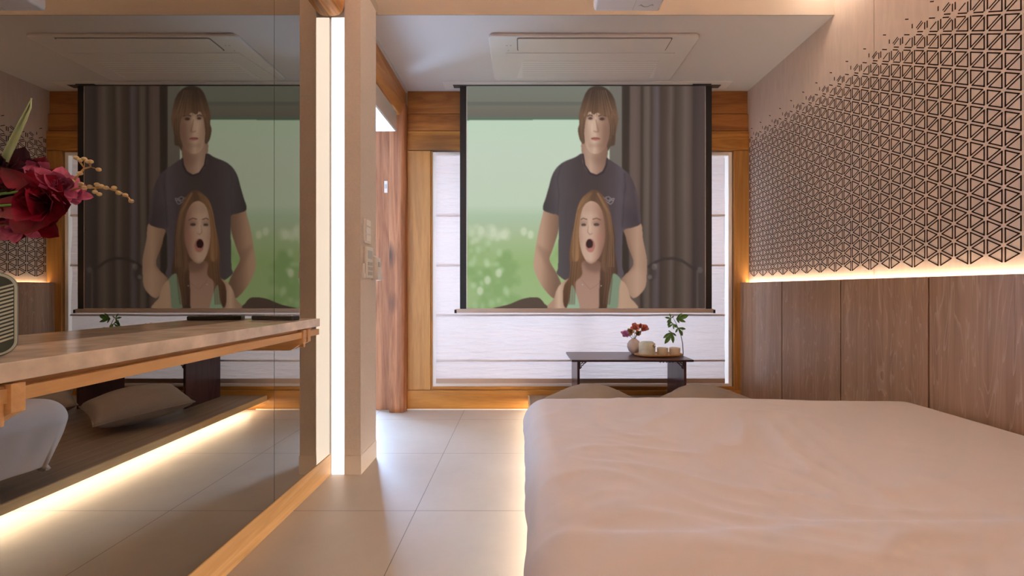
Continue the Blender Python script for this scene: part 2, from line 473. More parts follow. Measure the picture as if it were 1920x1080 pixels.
XL = -0.838; XRb = XR
beam('trim_6', XL, XRb, 2.150, ZL, M_header, YB - 0.012)                 # upper plank
beam('trim_7', XL, XRb, 2.022, 2.146, M_header, YB - 0.022)             # lower plank
beam('trim_8', XL, XRb, 1.880, 2.018, M_pinex, YB - 0.034)             # head of the frame
WX0, WX1, WZ0, WZ1 = -0.655, 1.525, 0.165, 1.872                        # window opening
beam('trim_9', XL, WX0 - 0.012, 0.142, 1.877, M_pinez, YB - 0.030)
beam('trim_10', WX0 - 0.012, WX0, 0.142, 1.877, M_pinez, YB - 0.018, bevel=0.002)
beam('trim_11', WX1 + 0.006, XRb, 0.142, 1.877, M_pinez, YB - 0.03)
beam('trim_12', WX0, WX1 + 0.006, 0.142, 0.166, M_pinex, YB - 0.02, bevel=0.002)
beam('trim_13', XL, XRb, 0.0, 0.140, M_pinex, YB - 0.03)
struct('trim_14', box(XL, 0.12, YB - 0.036, YB - 0.03, 0.0, 0.006), M_frame)
# post and planks left of the window
bm = bmesh.new()
N = 28
rings = []
for zi in range(41):
    z = 2.2 * zi / 40
    ring = []
    for k in range(N):
        a = 2 * PI * k / N
        sq = (abs(math.cos(a)) ** 5 + abs(math.sin(a)) ** 5) ** (-1 / 5)
        r = 0.057 * sq * (1 + 0.05 * noise.noise(Vector((math.cos(a) * 1.3, math.sin(a) * 1.3, z * 1.7))))
        ring.append(bm.verts.new((-0.893 + r * math.cos(a), YB - 0.055 + r * math.sin(a), z)))
    rings.append(ring)
for a, b in zip(rings, rings[1:]):
    for k in range(N): bm.faces.new((a[k], b[k], b[(k + 1) % N], a[(k + 1) % N]))
bm.faces.new(rings[0]); bm.faces.new(rings[-1])
struct('trim_15', bm, M_post, smooth=True)
struct('trim_16', box(-1.075, -0.935, YB - 0.035, YB + 0.06, 0.0, 2.15), M_post, bevel=0.004)
# entry door beside the post: frame, glass (daylight comes through it)
struct('wall_back', box(-1.75, -1.62, YB, YB + 0.1, 0, ZL), M_wallpaper)
struct('wall_back_header', box(-1.62, XL, YB + 0.0, YB + 0.1, 2.0, ZL), M_wallpaper)
dr = sroot('door_1', (-1.35, YB + 0.03, 0))
bm = bmesh.new()
for x0, x1 in ((-1.62, -1.575), (-1.12, -1.075)): bx(bm, x0, x1, YB + 0.01, YB + 0.05, 0, 2.0)
for z0, z1 in ((0, 0.12), (0.98, 1.03), (1.95, 2.0)): bx(bm, -1.575, -1.12, YB + 0.01, YB + 0.05, z0, z1)
obj('door_frame', bm, M_pinez, dr)
obj('glass', box(-1.575, -1.12, YB + 0.028, YB + 0.032, 0.12, 1.95), M_glass, dr)
# beam under the ceiling along the left side
prof = [(-1.03, ZL), (-1.03, 2.12), (-0.985, 2.10), (-0.90, 2.095), (-0.868, 2.105), (-0.852, 2.13), (-0.846, 2.17), (-0.848, ZL)]
struct('trim_17', prism(prof, 'Y', 2.262, YB - 0.02), M_piney, bevel=0.006)
# thin cream shadow moulding along the top of that beam
struct('trim_18', box(-0.852, -0.838, 2.262, YB - 0.02, 2.300, ZL), M_ceil)

# window: white frame, glass panes
wn = sroot('window_1', ((WX0 + WX1) / 2, YB, WZ0))
bm = bmesh.new()
fw = 0.026
bx(bm, WX0, WX0 + fw, YB - 0.014, YB + 0.05, WZ0, WZ1)
bx(bm, WX1 - fw, WX1, YB - 0.014, YB + 0.05, WZ0, WZ1)
bx(bm, WX0 + fw, WX1 - fw, YB - 0.014, YB + 0.05, WZ1 - fw, WZ1)
bx(bm, WX0 + fw, WX1 - fw, YB - 0.014, YB + 0.05, WZ0, WZ0 + 0.022)
obj('window_frame', bm, M_frame, wn, bevel=0.002)
bm = bmesh.new()
bx(bm, 0.42, 0.45, YB + 0.055, YB + 0.075, WZ0 + 0.02, WZ1 - fw)
obj('mullion', bm, M_frame, wn)
obj('glass', box(WX0 + fw, WX1 - fw, YB + 0.06, YB + 0.064, WZ0 + 0.022, WZ1 - fw), M_glass, wn)
# outside ground seen by the light only through glass
struct('wall_exterior', box(-2.6, 2.8, 4.6, 4.7, -0.3, 3.2), M_concrete)

# ================================================================== WAINSCOT
wt = sroot('trim_19', (1.6, 1.3, 0.1))
XP = 1.600
seams = [3.05, 2.653 * 1.0, 2.163, 1.694, 1.225, 0.755, 0.285, -0.185, -0.655, -1.125, YN]
# recompute seams from the photo columns 1466, 1576, 1741 for this plane
seams[1] = F * XP / 486; seams[2] = F * XP / 596; seams[3] = F * XP / 761
for i in range(4, 10): seams[i] = seams[3] - 0.475 * (i - 3)
ZW = 0.921
for i in range(len(seams) - 1):
    y1, y0 = seams[i], seams[i + 1]
    if i == 0:
        arc = [(XP - 0.038 * (1 - math.cos(t * PI / 2 / 8)), 3.05 + 0.115 * math.sin(t * PI / 2 / 8)) for t in range(9)]
        arc[-1] = (XP - 0.038, 3.170)
        pts = [(XP, y0 + 0.0035)] + arc + [(XP + 0.016, 3.170), (XP + 0.016, y0 + 0.0035)]
        obj('panel', prism(pts, 'Z', 0.0, ZW), M_wain, wt, smooth=False, label='curved end panel')
    else:
        obj('panel', box(XP, XP + 0.016, y0 + 0.0035, y1 - 0.0035, 0.0, ZW), M_wain, wt, bevel=0.0012)
obj('seam_light_stop', box(XP + 0.016, XP + 0.020, YN, 3.17, 0.0, 0.9205), MATS['wainscot_oak'], wt)  # added sheet, stops the strip's light showing through the panel seams
obj('backing', box(XP + 0.020, XR, YN, 3.17, 0.0, 0.893), mat('backing_dark', (0.03, 0.018, 0.012), 0.9), wt)
led = obj('light_strip', box(XP + 0.0215, XR - 0.003, YN + 0.1, 3.14, 0.894, 0.902), M_ledwarm)
tag(led, 'warm strip of light glowing behind the top of the oak wainscot', 'light strip')

# cove strip on the bulkhead side of the upper ceiling, warm wash from above
cv = thing('cove_light', 'warm cove light along the top of the right wall by the bulkhead', 'light', (XR - 0.1, 0.4, 2.5))
obj('ledge', box(XR - 0.16, XR, YN, 2.08, 2.46, 2.50), M_piney, cv)
obj('diffuser', box(XR - 0.10, XR - 0.06, YN + 0.1, 2.20, 2.502, 2.512), M_ledcove, cv)
fill_cove = thing('cove_light', 'added unseen warm cove light on a ledge over the mirror wall', 'light', (-0.88, 0.4, 2.6))  # added out of view with its ledge, for soft warm fill
obj('ledge', box(-0.94, -0.78, YN, 2.04, 2.602, 2.63), M_piney, fill_cove)
obj('diffuser', box(-0.90, -0.86, YN + 0.1, 2.0, 2.632, 2.642), M_ledcove, fill_cove)

# ================================================================== LEFT: mirror, strip light, shelf
m1 = thing('mirror_panel', 'large bronze-tinted mirror panel behind the stone shelf', 'mirror', (XM, 0.1, 0.1), 'bronze mirror panels')
obj('glass', box(XM - 0.008, XM, YN + 0.02, 1.5835, 0.097, 2.30), M_mirror, m1)
obj('edge', box(XM - 0.0085, XM - 0.0003, 1.5835, 1.5848, 0.097, 2.30), M_edge, m1)
m2 = thing('mirror_panel', 'narrow bronze-tinted mirror panel next to the upright white strip light', 'mirror', (XM, 1.8, 0.1), 'bronze mirror panels')
obj('glass', box(XM - 0.008, XM, 1.5865, 2.040, 0.097, 2.30), M_mirror, m2)
obj('edge', box(XM - 0.0085, XM - 0.0003, 1.5852, 1.5865, 0.097, 2.30), M_edge, m2)

lp = thing('strip_light', 'tall upright white strip light set into the beige column beside the mirror', 'light', (-0.87, 2.06, 0))
obj('diffuser', box(XM + 0.006, -0.8395, 2.048, 2.060, 0.0, 2.150), M_led, lp)
obj('housing', box(XM - 0.012, -0.8395, 2.060, 2.073, 0.0, 2.150), M_plast, lp)

sh = thing('wall_shelf', 'beige stone shelf on an oak rail and carved oak brackets against the mirror', 'shelf', (-0.8, 0.6, 0.77))
ZS = 0.770
obj('slab', box(XM + 0.001, -0.706, -0.75, 1.516, ZS - 0.0275, ZS), M_stone, sh, bevel=0.0015, label='beige limestone slab')
obj('spacer', box(-0.80, -0.722, -0.74, 1.49, 0.7335, ZS - 0.0276), M_gap if False else M_oak, sh)
obj('rail', box(-0.752, -0.7085, -0.74, 1.516, 0.7135, 0.7335), M_oak, sh, bevel=0.001)
for y in (1.42, 0.592, -0.236):
    pr = [(XM + 0.001, 0.7395), (XM + 0.001, 0.674), (-0.752, 0.674), (-0.742, 0.676), (-0.722, 0.690), (-0.703, 0.7), (-0.703, 0.7395)]
    bm = prism([(x, z) for x, z in pr], 'Y', y - 0.024, y - 0.006)
    b2 = prism([(x, z) for x, z in pr], 'Y', y + 0.006, y + 0.024)
    me = bpy.data.meshes.new('t'); b2.to_mesh(me); bm.from_mesh(me); b2.free()
    bx(bm, XM + 0.001, -0.712, y - 0.006, y + 0.006, 0.682, 0.737)
    obj('bracket', bm, M_oakx, sh, bevel=0.0008)

# remote control on the shelf
rc = thing('remote_control', 'long black remote control lying at the far end of the stone shelf', 'remote control', (-0.8, 1.42, ZS))
d = Vector((-0.885, 1.440, 0)) - Vector((-0.732, 1.407, 0)); dl = d.length; d.normalize(); nrm = Vector((-d.y, d.x, 0))


def rb(u0, u1, v0, v1, z0, z1):
    bm = bmesh.new()
    bx(bm, 0, 1, 0, 1, 0, 1)
    for v in bm.verts:
        u = u0 + (u1 - u0) * v.co.x; w_ = v0 + (v1 - v0) * v.co.y; z = z0 + (z1 - z0) * v.co.z
        p = Vector((-0.732, 1.407, 0)) + d * u + nrm * w_
        v.co = (p.x, p.y, z)
    return bm


obj('body', rb(0, dl, -0.018, 0.018, ZS + 0.0005, ZS + 0.015), M_blackp, rc, bevel=0.004, seg=3)
for i in range(6):
    u = 0.02 + i * 0.018
    for v in (-0.009, 0.001):
        obj('button', rb(u, u + 0.009, v, v + 0.007, ZS + 0.015, ZS + 0.0168), M_plast2, rc)

# sage speaker on the shelf
sp = thing('speaker', 'sage green portable speaker with a herringbone grille on the stone shelf', 'speaker', (-0.80, 0.66, ZS))
SX, SY = 0.0, 0.0      # built at the origin, then turned towards the bed
def rrect(cx, cz, hw, hh, r, n=8):
    pts = []
    for (sx, sz, a0) in ((1, 1, 0), (-1, 1, 90), (-1, -1, 180), (1, -1, 270)):
        for i in range(n + 1):
            a = math.radians(a0 + 90 * i / n)
            pts.append((cx + sx * (hw - r) + r * abs(math.cos(a)) * sx, cz + sz * (hh - r) + r * abs(math.sin(a)) * sz))
    return pts


SPM = Matrix.Translation((-0.806, 0.622, 0)) @ Matrix.Rotation(math.radians(56), 4, 'Z')


def turned(bm):
    bm.transform(SPM); return bm


obj('body', turned(prism(rrect(0, ZS + 0.0635, 0.054, 0.0625, 0.022), 'Y', -0.022, 0.022)), M_sage, sp, bevel=0.006, seg=3)
obj('rim', turned(prism(rrect(0, ZS + 0.0635, 0.052, 0.0600, 0.020), 'Y', -0.025, -0.022)), M_sagel, sp, bevel=0.001)
obj('grille', turned(prism(rrect(0, ZS + 0.0635, 0.049, 0.0570, 0.018), 'Y', -0.0262, -0.0255)), M_saged, sp)
bm = bmesh.new()
zz = ZS + 0.010
CW = 0.0160
while zz < ZS + 0.110:
    for kx in range(-3, 3):
        x0 = kx * CW; x1 = x0 + CW
        za, zb = (zz, zz + 0.0065) if kx % 2 == 0 else (zz + 0.0065, zz)
        if abs((zz + .004) - (ZS + 0.0635)) > 0.043 and kx in (-3, 2): continue
        vs = [bm.verts.new(p) for p in ((x0, -0.0275, za), (x1, -0.0275, zb), (x1, -0.0275, zb + 0.0028), (x0, -0.0275, za + 0.0028),
                                       (x0, -0.0262, za), (x1, -0.0262, zb), (x1, -0.0262, zb + 0.0028), (x0, -0.0262, za + 0.0028))]
        for f in ((0, 1, 2, 3), (0, 4, 5, 1), (3, 2, 6, 7), (0, 3, 7, 4), (1, 5, 6, 2)): bm.faces.new([vs[i] for i in f])
    zz += 0.0056
obj('herringbone_ribs', turned(bm), M_sagel, sp, label='pale raised herringbone ribs')

# ================================================================== devices on the column's side
XC = -0.762


def device(name, label, cat, y0, y1, z0, z1, t):
    r = thing(name, label, cat, (XC, (y0 + y1) / 2, z0))
    return r


def zof(py, y): return HC - (py - 543) * y / F


yd = 2.15
t = thing('light_switch', 'cream wall switch on the column side above the intercom', 'light switch', (XC, 2.14, 1.1))
obj('plate', box(XC, XC + 0.008, 2.08, 2.165, 1.095, 1.212), M_plast, t, bevel=0.002)
for z in (1.104, 1.141, 1.178): obj('rocker', box(XC + 0.008, XC + 0.012, 2.092, 2.153, z, z + 0.030), M_frame, t, bevel=0.001)
t = thing('intercom', 'white wall handset with grey keys on the column side', 'intercom', (XC, 2.13, 0.93))
obj('body', box(XC, XC + 0.016, 2.085, 2.175, 0.925, 1.078), M_plast, t, bevel=0.004)
obj('display', box(XC + 0.016, XC + 0.0172, 2.10, 2.16, 1.02, 1.06), M_plast2, t)
for i in range(3):
    for j in range(2):
        obj('key', box(XC + 0.016, XC + 0.0185, 2.102 + j * 0.032, 2.126 + j * 0.032, 0.94 + i * 0.024, 0.956 + i * 0.024), M_plast2, t)
t = thing('thermostat', 'tilted pale thermostat box standing out past the column corner', 'thermostat', (XC, 2.22, 0.92))
obj('body', prism([(XC, 0.918), (XC + 0.036, 0.918), (XC + 0.028, 1.03), (XC, 1.045)], 'Y', 2.19, 2.25), M_plast, t, bevel=0.002)
obj('dial', box(XC + 0.031, XC + 0.0345, 2.205, 2.235, 0.985, 1.01), M_plast2, t)
t = thing('remote_control', 'slim white remote in a holder low on the column side beside the handset', 'remote control', (XC, 2.075, 0.93))
obj('body', box(XC, XC + 0.010, 2.058, 2.078, 0.935, 0.995), M_plast, t, bevel=0.003)
obj('holder', box(XC, XC + 0.013, 2.056, 2.080, 0.925, 0.950), M_frame, t, bevel=0.002)
# latch on the post
t = thing('door_latch', 'small white metal latch plate screwed to the red timber post', 'latch', (-0.99, YB - 0.04, 1.57))
obj('plate', box(-1.000, -0.976, YB - 0.039, YB - 0.035, 1.570, 1.655), M_plast, t, bevel=0.001)
obj('bolt', box(-0.996, -0.984, YB - 0.045, YB - 0.039, 1.60, 1.63), M_plast2, t)
# pelmet box
t = thing('blind_box', 'beige boxed blind housing fixed under the left ceiling beam', 'blind box', (-0.95, 2.6, 1.94))
obj('box', box(-1.15, -0.85, 2.30, 2.93, 1.940, 2.066), mat('pelmet_beige', (0.52, 0.45, 0.40), 0.6), t, bevel=0.001)
obj('underside', box(-1.145, -0.855, 2.305, 2.925, 1.934, 1.940), M_frame, t)
obj('screw', box(-0.97, -0.955, 2.50, 2.515, 1.930, 1.934), M_blackp, t)

# ================================================================== CEILING things
ac = thing('ceiling_air_conditioner', 'white recessed cassette air conditioner in the lower ceiling', 'air conditioner', (0.4, 2.7, ZL))
bm = prism(rrect(0.405, 2.715, 0.60, 0.262, 0.03), 'Z', ZL - 0.018, ZL)
obj('body', bm, M_plast, ac, bevel=0.006, seg=3)
obj('vent_seam', prism(rrect(0.41, 2.535, 0.443, 0.068, 0.012), 'Z', ZL - 0.0192, ZL - 0.018), M_seam, ac)
obj('vent_flap', prism(rrect(0.41, 2.535, 0.437, 0.0625, 0.010), 'Z', ZL - 0.024, ZL - 0.0185), M_plast, ac, bevel=0.003)
obj('intake_panel', prism([(-0.10, 2.625), (0.92, 2.625), (0.965, 2.96), (-0.155, 2.96)], 'Z', ZL - 0.021, ZL - 0.018), M_plast, ac, bevel=0.002)
obj('intake_grille', prism([(0.0, 2.70), (0.84, 2.70), (0.88, 2.935), (-0.04, 2.935)], 'Z', ZL - 0.0225, ZL - 0.021), M_frame, ac)
bm = bmesh.new()
for i in range(9): bx(bm, 0.0, 0.85, 2.712 + i * 0.025, 2.716 + i * 0.025, ZL - 0.0235, ZL - 0.0224)
obj('louvre', bm, mat('louvre_white', (0.64, 0.61, 0.58), 0.5), ac)
for x, y in ((-0.098, 2.545), (-0.075, 2.545), (-0.09, 2.60)):
    obj('indicator', box(x, x + 0.010, y, y + 0.006, ZL - 0.0192, ZL - 0.018), M_plast2, ac)

pj = thing('projector', 'white projector hanging from the ceiling in front of the bulkhead', 'projector', (0.46, 1.78, 2.11))
obj('body', prism([(0.320, 2.112), (0.606, 2.112), (0.612, 2.13), (0.612, 2.225), (0.315, 2.225), (0.315, 2.13)], 'Y', 1.62, 1.943), M_plast, pj, bevel=0.008, seg=3)
obj('lens', prism(rrect(0.38, 2.17, 0.03, 0.03, 0.029), 'Y', 1.943, 1.962), M_blackp, pj)
obj('foot', box(0.325, 0.335, 1.65, 1.66, 2.104, 2.112), M_plast2, pj)
# curved mark on the underside
bm = bmesh.new()
pts = [(0.508, 1.905), (0.516, 1.897), (0.522, 1.904), (0.533, 1.911), (0.548, 1.910), (0.558, 1.900), (0.565, 1.896), (0.571, 1.903)]
tube(bm, [(x, y, 2.1115) for x, y in pts], [0.0015, 0.003, 0.002, 0.0015, 0.0015, 0.002, 0.003, 0.0015], 6)
obj('mark', bm, M_plast2, pj)
obj('seam', box(0.487, 0.489, 1.63, 1.935, 2.1112, 2.1122), M_plast2, pj)
bm = bmesh.new(); tube(bm, [(0.46, 1.78, 2.225), (0.46, 1.78, ZU)], 0.018, 16)
obj('mount_pole', bm, M_plast, pj)

# ================================================================== PROJECTION SCREEN
PW, PH = 560, 523                # painted grid
PX0, PX1, PY0, PY1 = 875.0, 1323.0, 160.0, 578.0
yy, xx = np.mgrid[0:PH, 0:PW]
X = PX0 + (xx + 0.5) / PW * (PX1 - PX0)
Y = PY0 + (yy + 0.5) / PH * (PY1 - PY0)
SCL = PW / (PX1 - PX0)


def blur(m, r):
    r = r * SCL
    if r < 0.3: return m
    n = int(r * 2.5) + 1
    k = np.exp(-0.5 * (np.arange(-n, n + 1) / r) ** 2); k /= k.sum()
    p = np.pad(m, ((n, n), (n, n)), mode='edge')
    p = sum(k[i] * p[i:i + m.shape[0], :] for i in range(2 * n + 1))
    p = sum(k[i] * p[:, i:i + m.shape[1]] for i in range(2 * n + 1))
    return p


def spline(pts, n=6):
    P = [np.array(p, float) for p in pts]; L = len(P); out = []
    for i in range(L):
        p0, p1, p2, p3 = P[i - 1], P[i], P[(i + 1) % L], P[(i + 2) % L]
        for j in range(n):
            t = j / n
            out.append(0.5 * (2 * p1 + (p2 - p0) * t + (2 * p0 - 5 * p1 + 4 * p2 - p3) * t * t + (3 * p1 - p0 - 3 * p2 + p3) * t ** 3))
    return out


def poly(pts, soft=0.6, smooth=True):
    q = spline(pts) if smooth else pts
    ins = np.zeros(X.shape, bool)
    n = len(q)
    for i in range(n):
        x0, y0 = q[i]; x1, y1 = q[(i + 1) % n]
        if y0 == y1: continue
        cnd = ((y0 > Y) != (y1 > Y)) & (X < (x1 - x0) * (Y - y0) / (y1 - y0) + x0)
        ins ^= cnd
    return blur(ins.astype(float), soft)


def A(pts): return [(860 + x / 4, 150 + y / 4) for x, y in pts]
def B(pts): return [(860 + x / 4, 350 + y / 4) for x, y in pts]


img = np.zeros((PH, PW, 3))


def put(mask, col):
    global img
    col = np.array(col, float)
    if col.ndim == 1: col = col[None, None, :]
    img = img * (1 - mask[..., None]) + col * mask[..., None]


def ramp(v, stops):
    xs = [s_[0] for s_ in stops]
    return np.stack([np.interp(v, xs, [s_[1][k] for s_ in stops]) for k in range(3)], -1)


def ell(cx, cy, rx, ry, soft=0.6): return blur((((X - cx) / rx) ** 2 + ((Y - cy) / ry) ** 2 < 1).astype(float), soft)


def line(pts, wd, soft=0.5):
    m = np.zeros(X.shape)
    for (x0, y0), (x1, y1) in zip(pts, pts[1:]):
        L2 = (x1 - x0) ** 2 + (y1 - y0) ** 2 + 1e-6
        t = np.clip(((X - x0) * (x1 - x0) + (Y - y0) * (y1 - y0)) / L2, 0, 1)
        dd = np.hypot(X - x0 - t * (x1 - x0), Y - y0 - t * (y1 - y0))
        m = np.maximum(m, np.clip((wd - dd) / 0.7 + 0.5, 0, 1))
    return blur(m, soft)


def fbm(sx, sy, seed):
    rs = np.random.RandomState(seed)
    out = np.zeros(X.shape); amp = 1; tot = 0
    for o_ in range(3):
        gw, gh = int(448 / sx) * (2 ** o_) + 3, int(418 / sy) * (2 ** o_) + 3
        g = rs.rand(gh, gw)
        fx = (X - PX0) / (PX1 - PX0) * (gw - 2); fy = (Y - PY0) / (PY1 - PY0) * (gh - 2)
        ix = fx.astype(int); iy = fy.astype(int); tx = fx - ix; ty = fy - iy
        tx = tx * tx * (3 - 2 * tx); ty = ty * ty * (3 - 2 * ty)
        v = (g[iy, ix] * (1 - tx) + g[iy, ix + 1] * tx) * (1 - ty) + (g[iy + 1, ix] * (1 - tx) + g[iy + 1, ix + 1] * tx) * ty
        out += amp * v; tot += amp; amp *= 0.5
    return out / tot


# view through the window in the film
img = ramp(Y, [(225, (189, 210, 187)), (300, (193, 207, 187)), (385, (190, 206, 182)), (405, (172, 193, 164)), (425, (170, 188, 155)),
               (450, (163, 184, 138)), (490, (150, 176, 118)), (578, (154, 178, 126))])
nz = fbm(40, 34, 3)
put(np.clip((Y - 440) / 30, 0, 1) * np.clip((nz - 0.5) * 3.2, 0, 0.7), (128, 160, 100))
rs = np.random.RandomState(5)
for _ in range(46):
    cx = 878 + rs.rand() * 75; cy = rs.choice([rs.uniform(424, 452), rs.uniform(450, 575)])
    put(ell(cx, cy, rs.uniform(3, 7), rs.uniform(4, 8), 2.2) * rs.uniform(0.25, 0.6), (198, 210, 178) if cy < 455 else (186, 208, 166))
for cx, cy in ((982, 434), (935, 512), (880 + 34, 525), (902, 432), (925, 436), (945, 440), (900, 545), (995, 440)):
    put(ell(cx, cy, 6, 8, 1.6) * 0.7, (206, 216, 186))
put(ell(925, 437, 34, 8, 3) * 0.5, (200, 208, 180))
# roller blind band across the top and the wall right of it
put(poly([(870, 155), (1170, 155), (1170, 224), (870, 226)], 0.8, False), ramp(Y, [(160, (118, 121, 111)), (190, (116, 116, 105)), (193, (100, 101, 93)), (197, (104, 104, 95)), (200, (113, 110, 98)), (218, (108, 103, 94)), (221, (96, 112, 96)), (226, (88, 104, 88))]))
put(poly([(1143, 155), (1172, 155), (1172, 600), (1143, 600)], 0.8, False), ramp(Y, [(160, (112, 108, 100)), (260, (110, 103, 95)), (578, (92, 86, 78))]))
# curtain
cs = [(1166, (66, 56, 50)), (1172, (58, 48, 42)), (1179, (60, 50, 44)), (1183, (98, 82, 76)), (1192, (100, 84, 77)), (1199, (92, 76, 70)), (1204, (64, 52, 47)), (1210, (92, 80, 72)), (1216, (98, 86, 78)),
      (1222, (74, 60, 54)), (1228, (88, 76, 76)), (1233, (94, 82, 84)), (1240, (70, 56, 50)), (1250, (78, 64, 56)), (1258, (96, 82, 76)), (1266, (70, 58, 50)), (1276, (80, 68, 60)), (1285, (98, 84, 76)), (1294, (88, 72, 66)), (1301, (64, 52, 49)), (1312, (70, 58, 56)), (1323, (76, 62, 58))]
shift = (fbm(60, 200, 9) - 0.5) * 5
put(poly([(1166, 155), (1330, 155), (1330, 590), (1166, 590)], 0.8, False), ramp(X + shift, cs) * (1 - 0.10 * np.clip((Y - 350) / 230, 0, 1))[..., None])
# lamp arm in front of the curtain
put(line([(1216, 500), (1228, 492), (1245, 485), (1262, 484), (1280, 489), (1296, 500), (1312, 508)], 2.6, 0.8) * 0.75, (52, 44, 42))
put(ell(1227, 500, 5, 6, 1) * 0.7, (128, 116, 110)); put(ell(1219, 519, 4, 4, 1) * 0.8, (140, 130, 126))
put(ell(1222, 510, 9, 16, 2) * 0.4, (50, 42, 40)); put(line([(1308, 508), (1308, 578)], 2.0, 0.8) * 0.5, (98, 86, 78))
put(ell(1313, 506, 5, 6, 1) * 0.7, (96, 88, 84))

# man: arms
SK = (168, 134, 112)
mk = poly(B([(655, 150), (750, 210), (748, 330), (705, 470), (682, 550), (735, 650), (770, 745), (722, 838), (640, 765), (585, 670), (562, 590), (575, 470), (598, 340), (625, 230)]), 0.7)
put(mk, ramp(X + (Y - 480) * 0.05, [(1000, (186, 152, 128)), (1015, (178, 143, 119)), (1030, (146, 112, 92)), (1045, (120, 92, 76))]))
put(mk * poly(B([(590, 440), (650, 470), (700, 500), (690, 560), (730, 660), (690, 640), (640, 560)]), 3) * 0.35, (120, 90, 74))
mk = poly(B([(1240, 300), (1362, 270), (1385, 400), (1412, 540), (1412, 660), (1395, 765), (1310, 835), (1250, 745), (1222, 690), (1290, 620), (1312, 560), (1272, 450), (1255, 380)]), 0.7)
put(mk, ramp(X, [(1165, (128, 98, 80)), (1180, (150, 116, 96)), (1195, (172, 138, 116)), (1210, (158, 124, 104))]))
put(mk * poly(B([(1270, 380), (1320, 560), (1300, 620), (1240, 680), (1220, 690), (1300, 570), (1262, 450)]), 3) * 0.4, (110, 82, 68))
put(mk * poly(B([(1225, 690), (1320, 620), (1400, 660), (1390, 770), (1310, 835)]), 5) * 0.35, (186, 152, 130))
# shirt
shirt = poly(A([(930, 552), (870, 582), (790, 615), (735, 660), (700, 720), (678, 800), (655, 880), (632, 968), (690, 1000), (746, 1018), (752, 1100), (748, 1250), (746, 1400), (744, 1460), (880, 1520), (1215, 1480), (1222, 1380), (1228, 1200), (1240, 1125), (1310, 1105), (1367, 1072), (1358, 980), (1345, 880), (1320, 790), (1285, 715), (1230, 665), (1165, 620), (1112, 588), (1080, 600), (960, 600)]), 0.7)
put(shirt, ramp(X, [(1018, (64, 58, 58)), (1030, (71, 64, 65)), (1046, (83, 75, 78)), (1060, (79, 70, 72)), (1085, (73, 62, 63)), (1120, (70, 59, 57)), (1150, (79, 67, 71)), (1165, (88, 78, 83)), (1180, (81, 69, 73)), (1200, (66, 56, 58))]))
put(shirt * np.clip((fbm(14, 50, 11) - 0.55) * 3, 0, 1) * 0.18, (56, 48, 54))
put(shirt * line(B([(742, 210), (752, 60), (740, -60), (770, -170)]), 1.0, 1) * 0.5, (54, 46, 52))
put(shirt * line(B([(1228, 300), (1238, 120), (1250, 0), (1245, -100)]), 1.0, 1) * 0.5, (52, 44, 50))
put(shirt * poly(B([(1240, 120), (1360, 260), (1250, 320), (1225, 300)]), 6) * 0.4, (56, 48, 54))
put(shirt * line(B([(1330, 30), (1352, 160), (1362, 265)]), 2.5, 2) * 0.35, (112, 98, 110))
# emblem on the chest
for pts in ([(1085, 885), (1100, 905), (1120, 920), (1140, 905), (1150, 890)], [(1105, 880), (1125, 875), (1140, 885), (1130, 905), (1110, 900), (1105, 880)],
            [(1150, 890), (1168, 888), (1162, 905), (1145, 900)], [(1125, 925), (1140, 932), (1155, 920), (1160, 905)], [(1088, 880), (1100, 890)]):
    put(line(A(pts), 0.8, 0.4) * 0.75, (148, 138, 140))
# neck and face
put(poly(A([(935, 455), (1128, 455), (1120, 540), (1112, 600), (1095, 660), (1065, 695), (1035, 712), (1000, 705), (965, 680), (940, 640), (930, 590)]), 0.7),
    ramp(X, [(1092, (156, 124, 106)), (1108, (184, 152, 132)), (1122, (156, 122, 104)), (1140, (124, 94, 80))]))
put(line(A([(932, 560), (945, 640), (985, 700), (1035, 718), (1085, 692), (1108, 640), (1114, 592)]), 1.7, 0.6), (56, 47, 52))
put(poly(A([(985, 540), (1030, 575), (1085, 530), (1110, 600), (1060, 640), (1000, 600)]), 5) * 0.5, (124, 92, 76))
hairback = poly(A([(985, 62), (1038, 46), (1095, 58), (1140, 95), (1170, 150), (1186, 220), (1198, 290), (1188, 360), (1178, 410), (1172, 485), (1140, 500), (1122, 528), (1112, 470), (1128, 400), (1100, 300), (960, 300), (948, 400), (942, 478), (912, 455), (895, 378), (905, 330), (902, 270), (918, 200), (940, 130), (960, 90)]), 0.7)
hc_ = ramp(Y, [(160, (66, 54, 46)), (180, (76, 60, 50)), (200, (98, 74, 58)), (215, (112, 84, 66)), (240, (100, 76, 60)), (280, (84, 66, 54))])
put(hairback, hc_)
face = poly(A([(950, 240), (1000, 190), (1070, 195), (1122, 260), (1136, 350), (1130, 430), (1105, 500), (1070, 540), (1030, 556), (985, 540), (955, 495), (942, 420), (940, 340)]), 0.6)
put(face, ramp(X + (Y - 250) * 0.04, [(1094, (170, 138, 118)), (1102, (198, 168, 146)), (1116, (200, 168, 146)), (1124, (170, 136, 116)), (1134, (148, 114, 96)), (1144, (132, 100, 84))]))
put(ell(1122, 240, 2.4, 12, 2) * 0.4, (128, 94, 80))
put(ell(1106, 220, 9, 5, 2.5) * 0.45, (112, 80, 66)); put(ell(1130, 221, 9, 5, 2.5) * 0.45, (104, 74, 60))
for pts in ([(968, 272), (985, 264), (1002, 270)], [(1050, 272), (1078, 264), (1108, 272)]): put(line(A(pts), 1.1, 0.6) * 0.75, (70, 50, 42))
put(ell(1107, 222.5, 4.4, 2.3, 0.8) * 0.85, (66, 50, 46)); put(ell(1129, 223.5, 5.0, 2.5, 0.8) * 0.85, (62, 46, 42))
put(line(A([(1030, 300), (1040, 350), (1050, 385), (1035, 392), (1015, 385)]), 0.9, 0.7) * 0.6, (122, 88, 74))
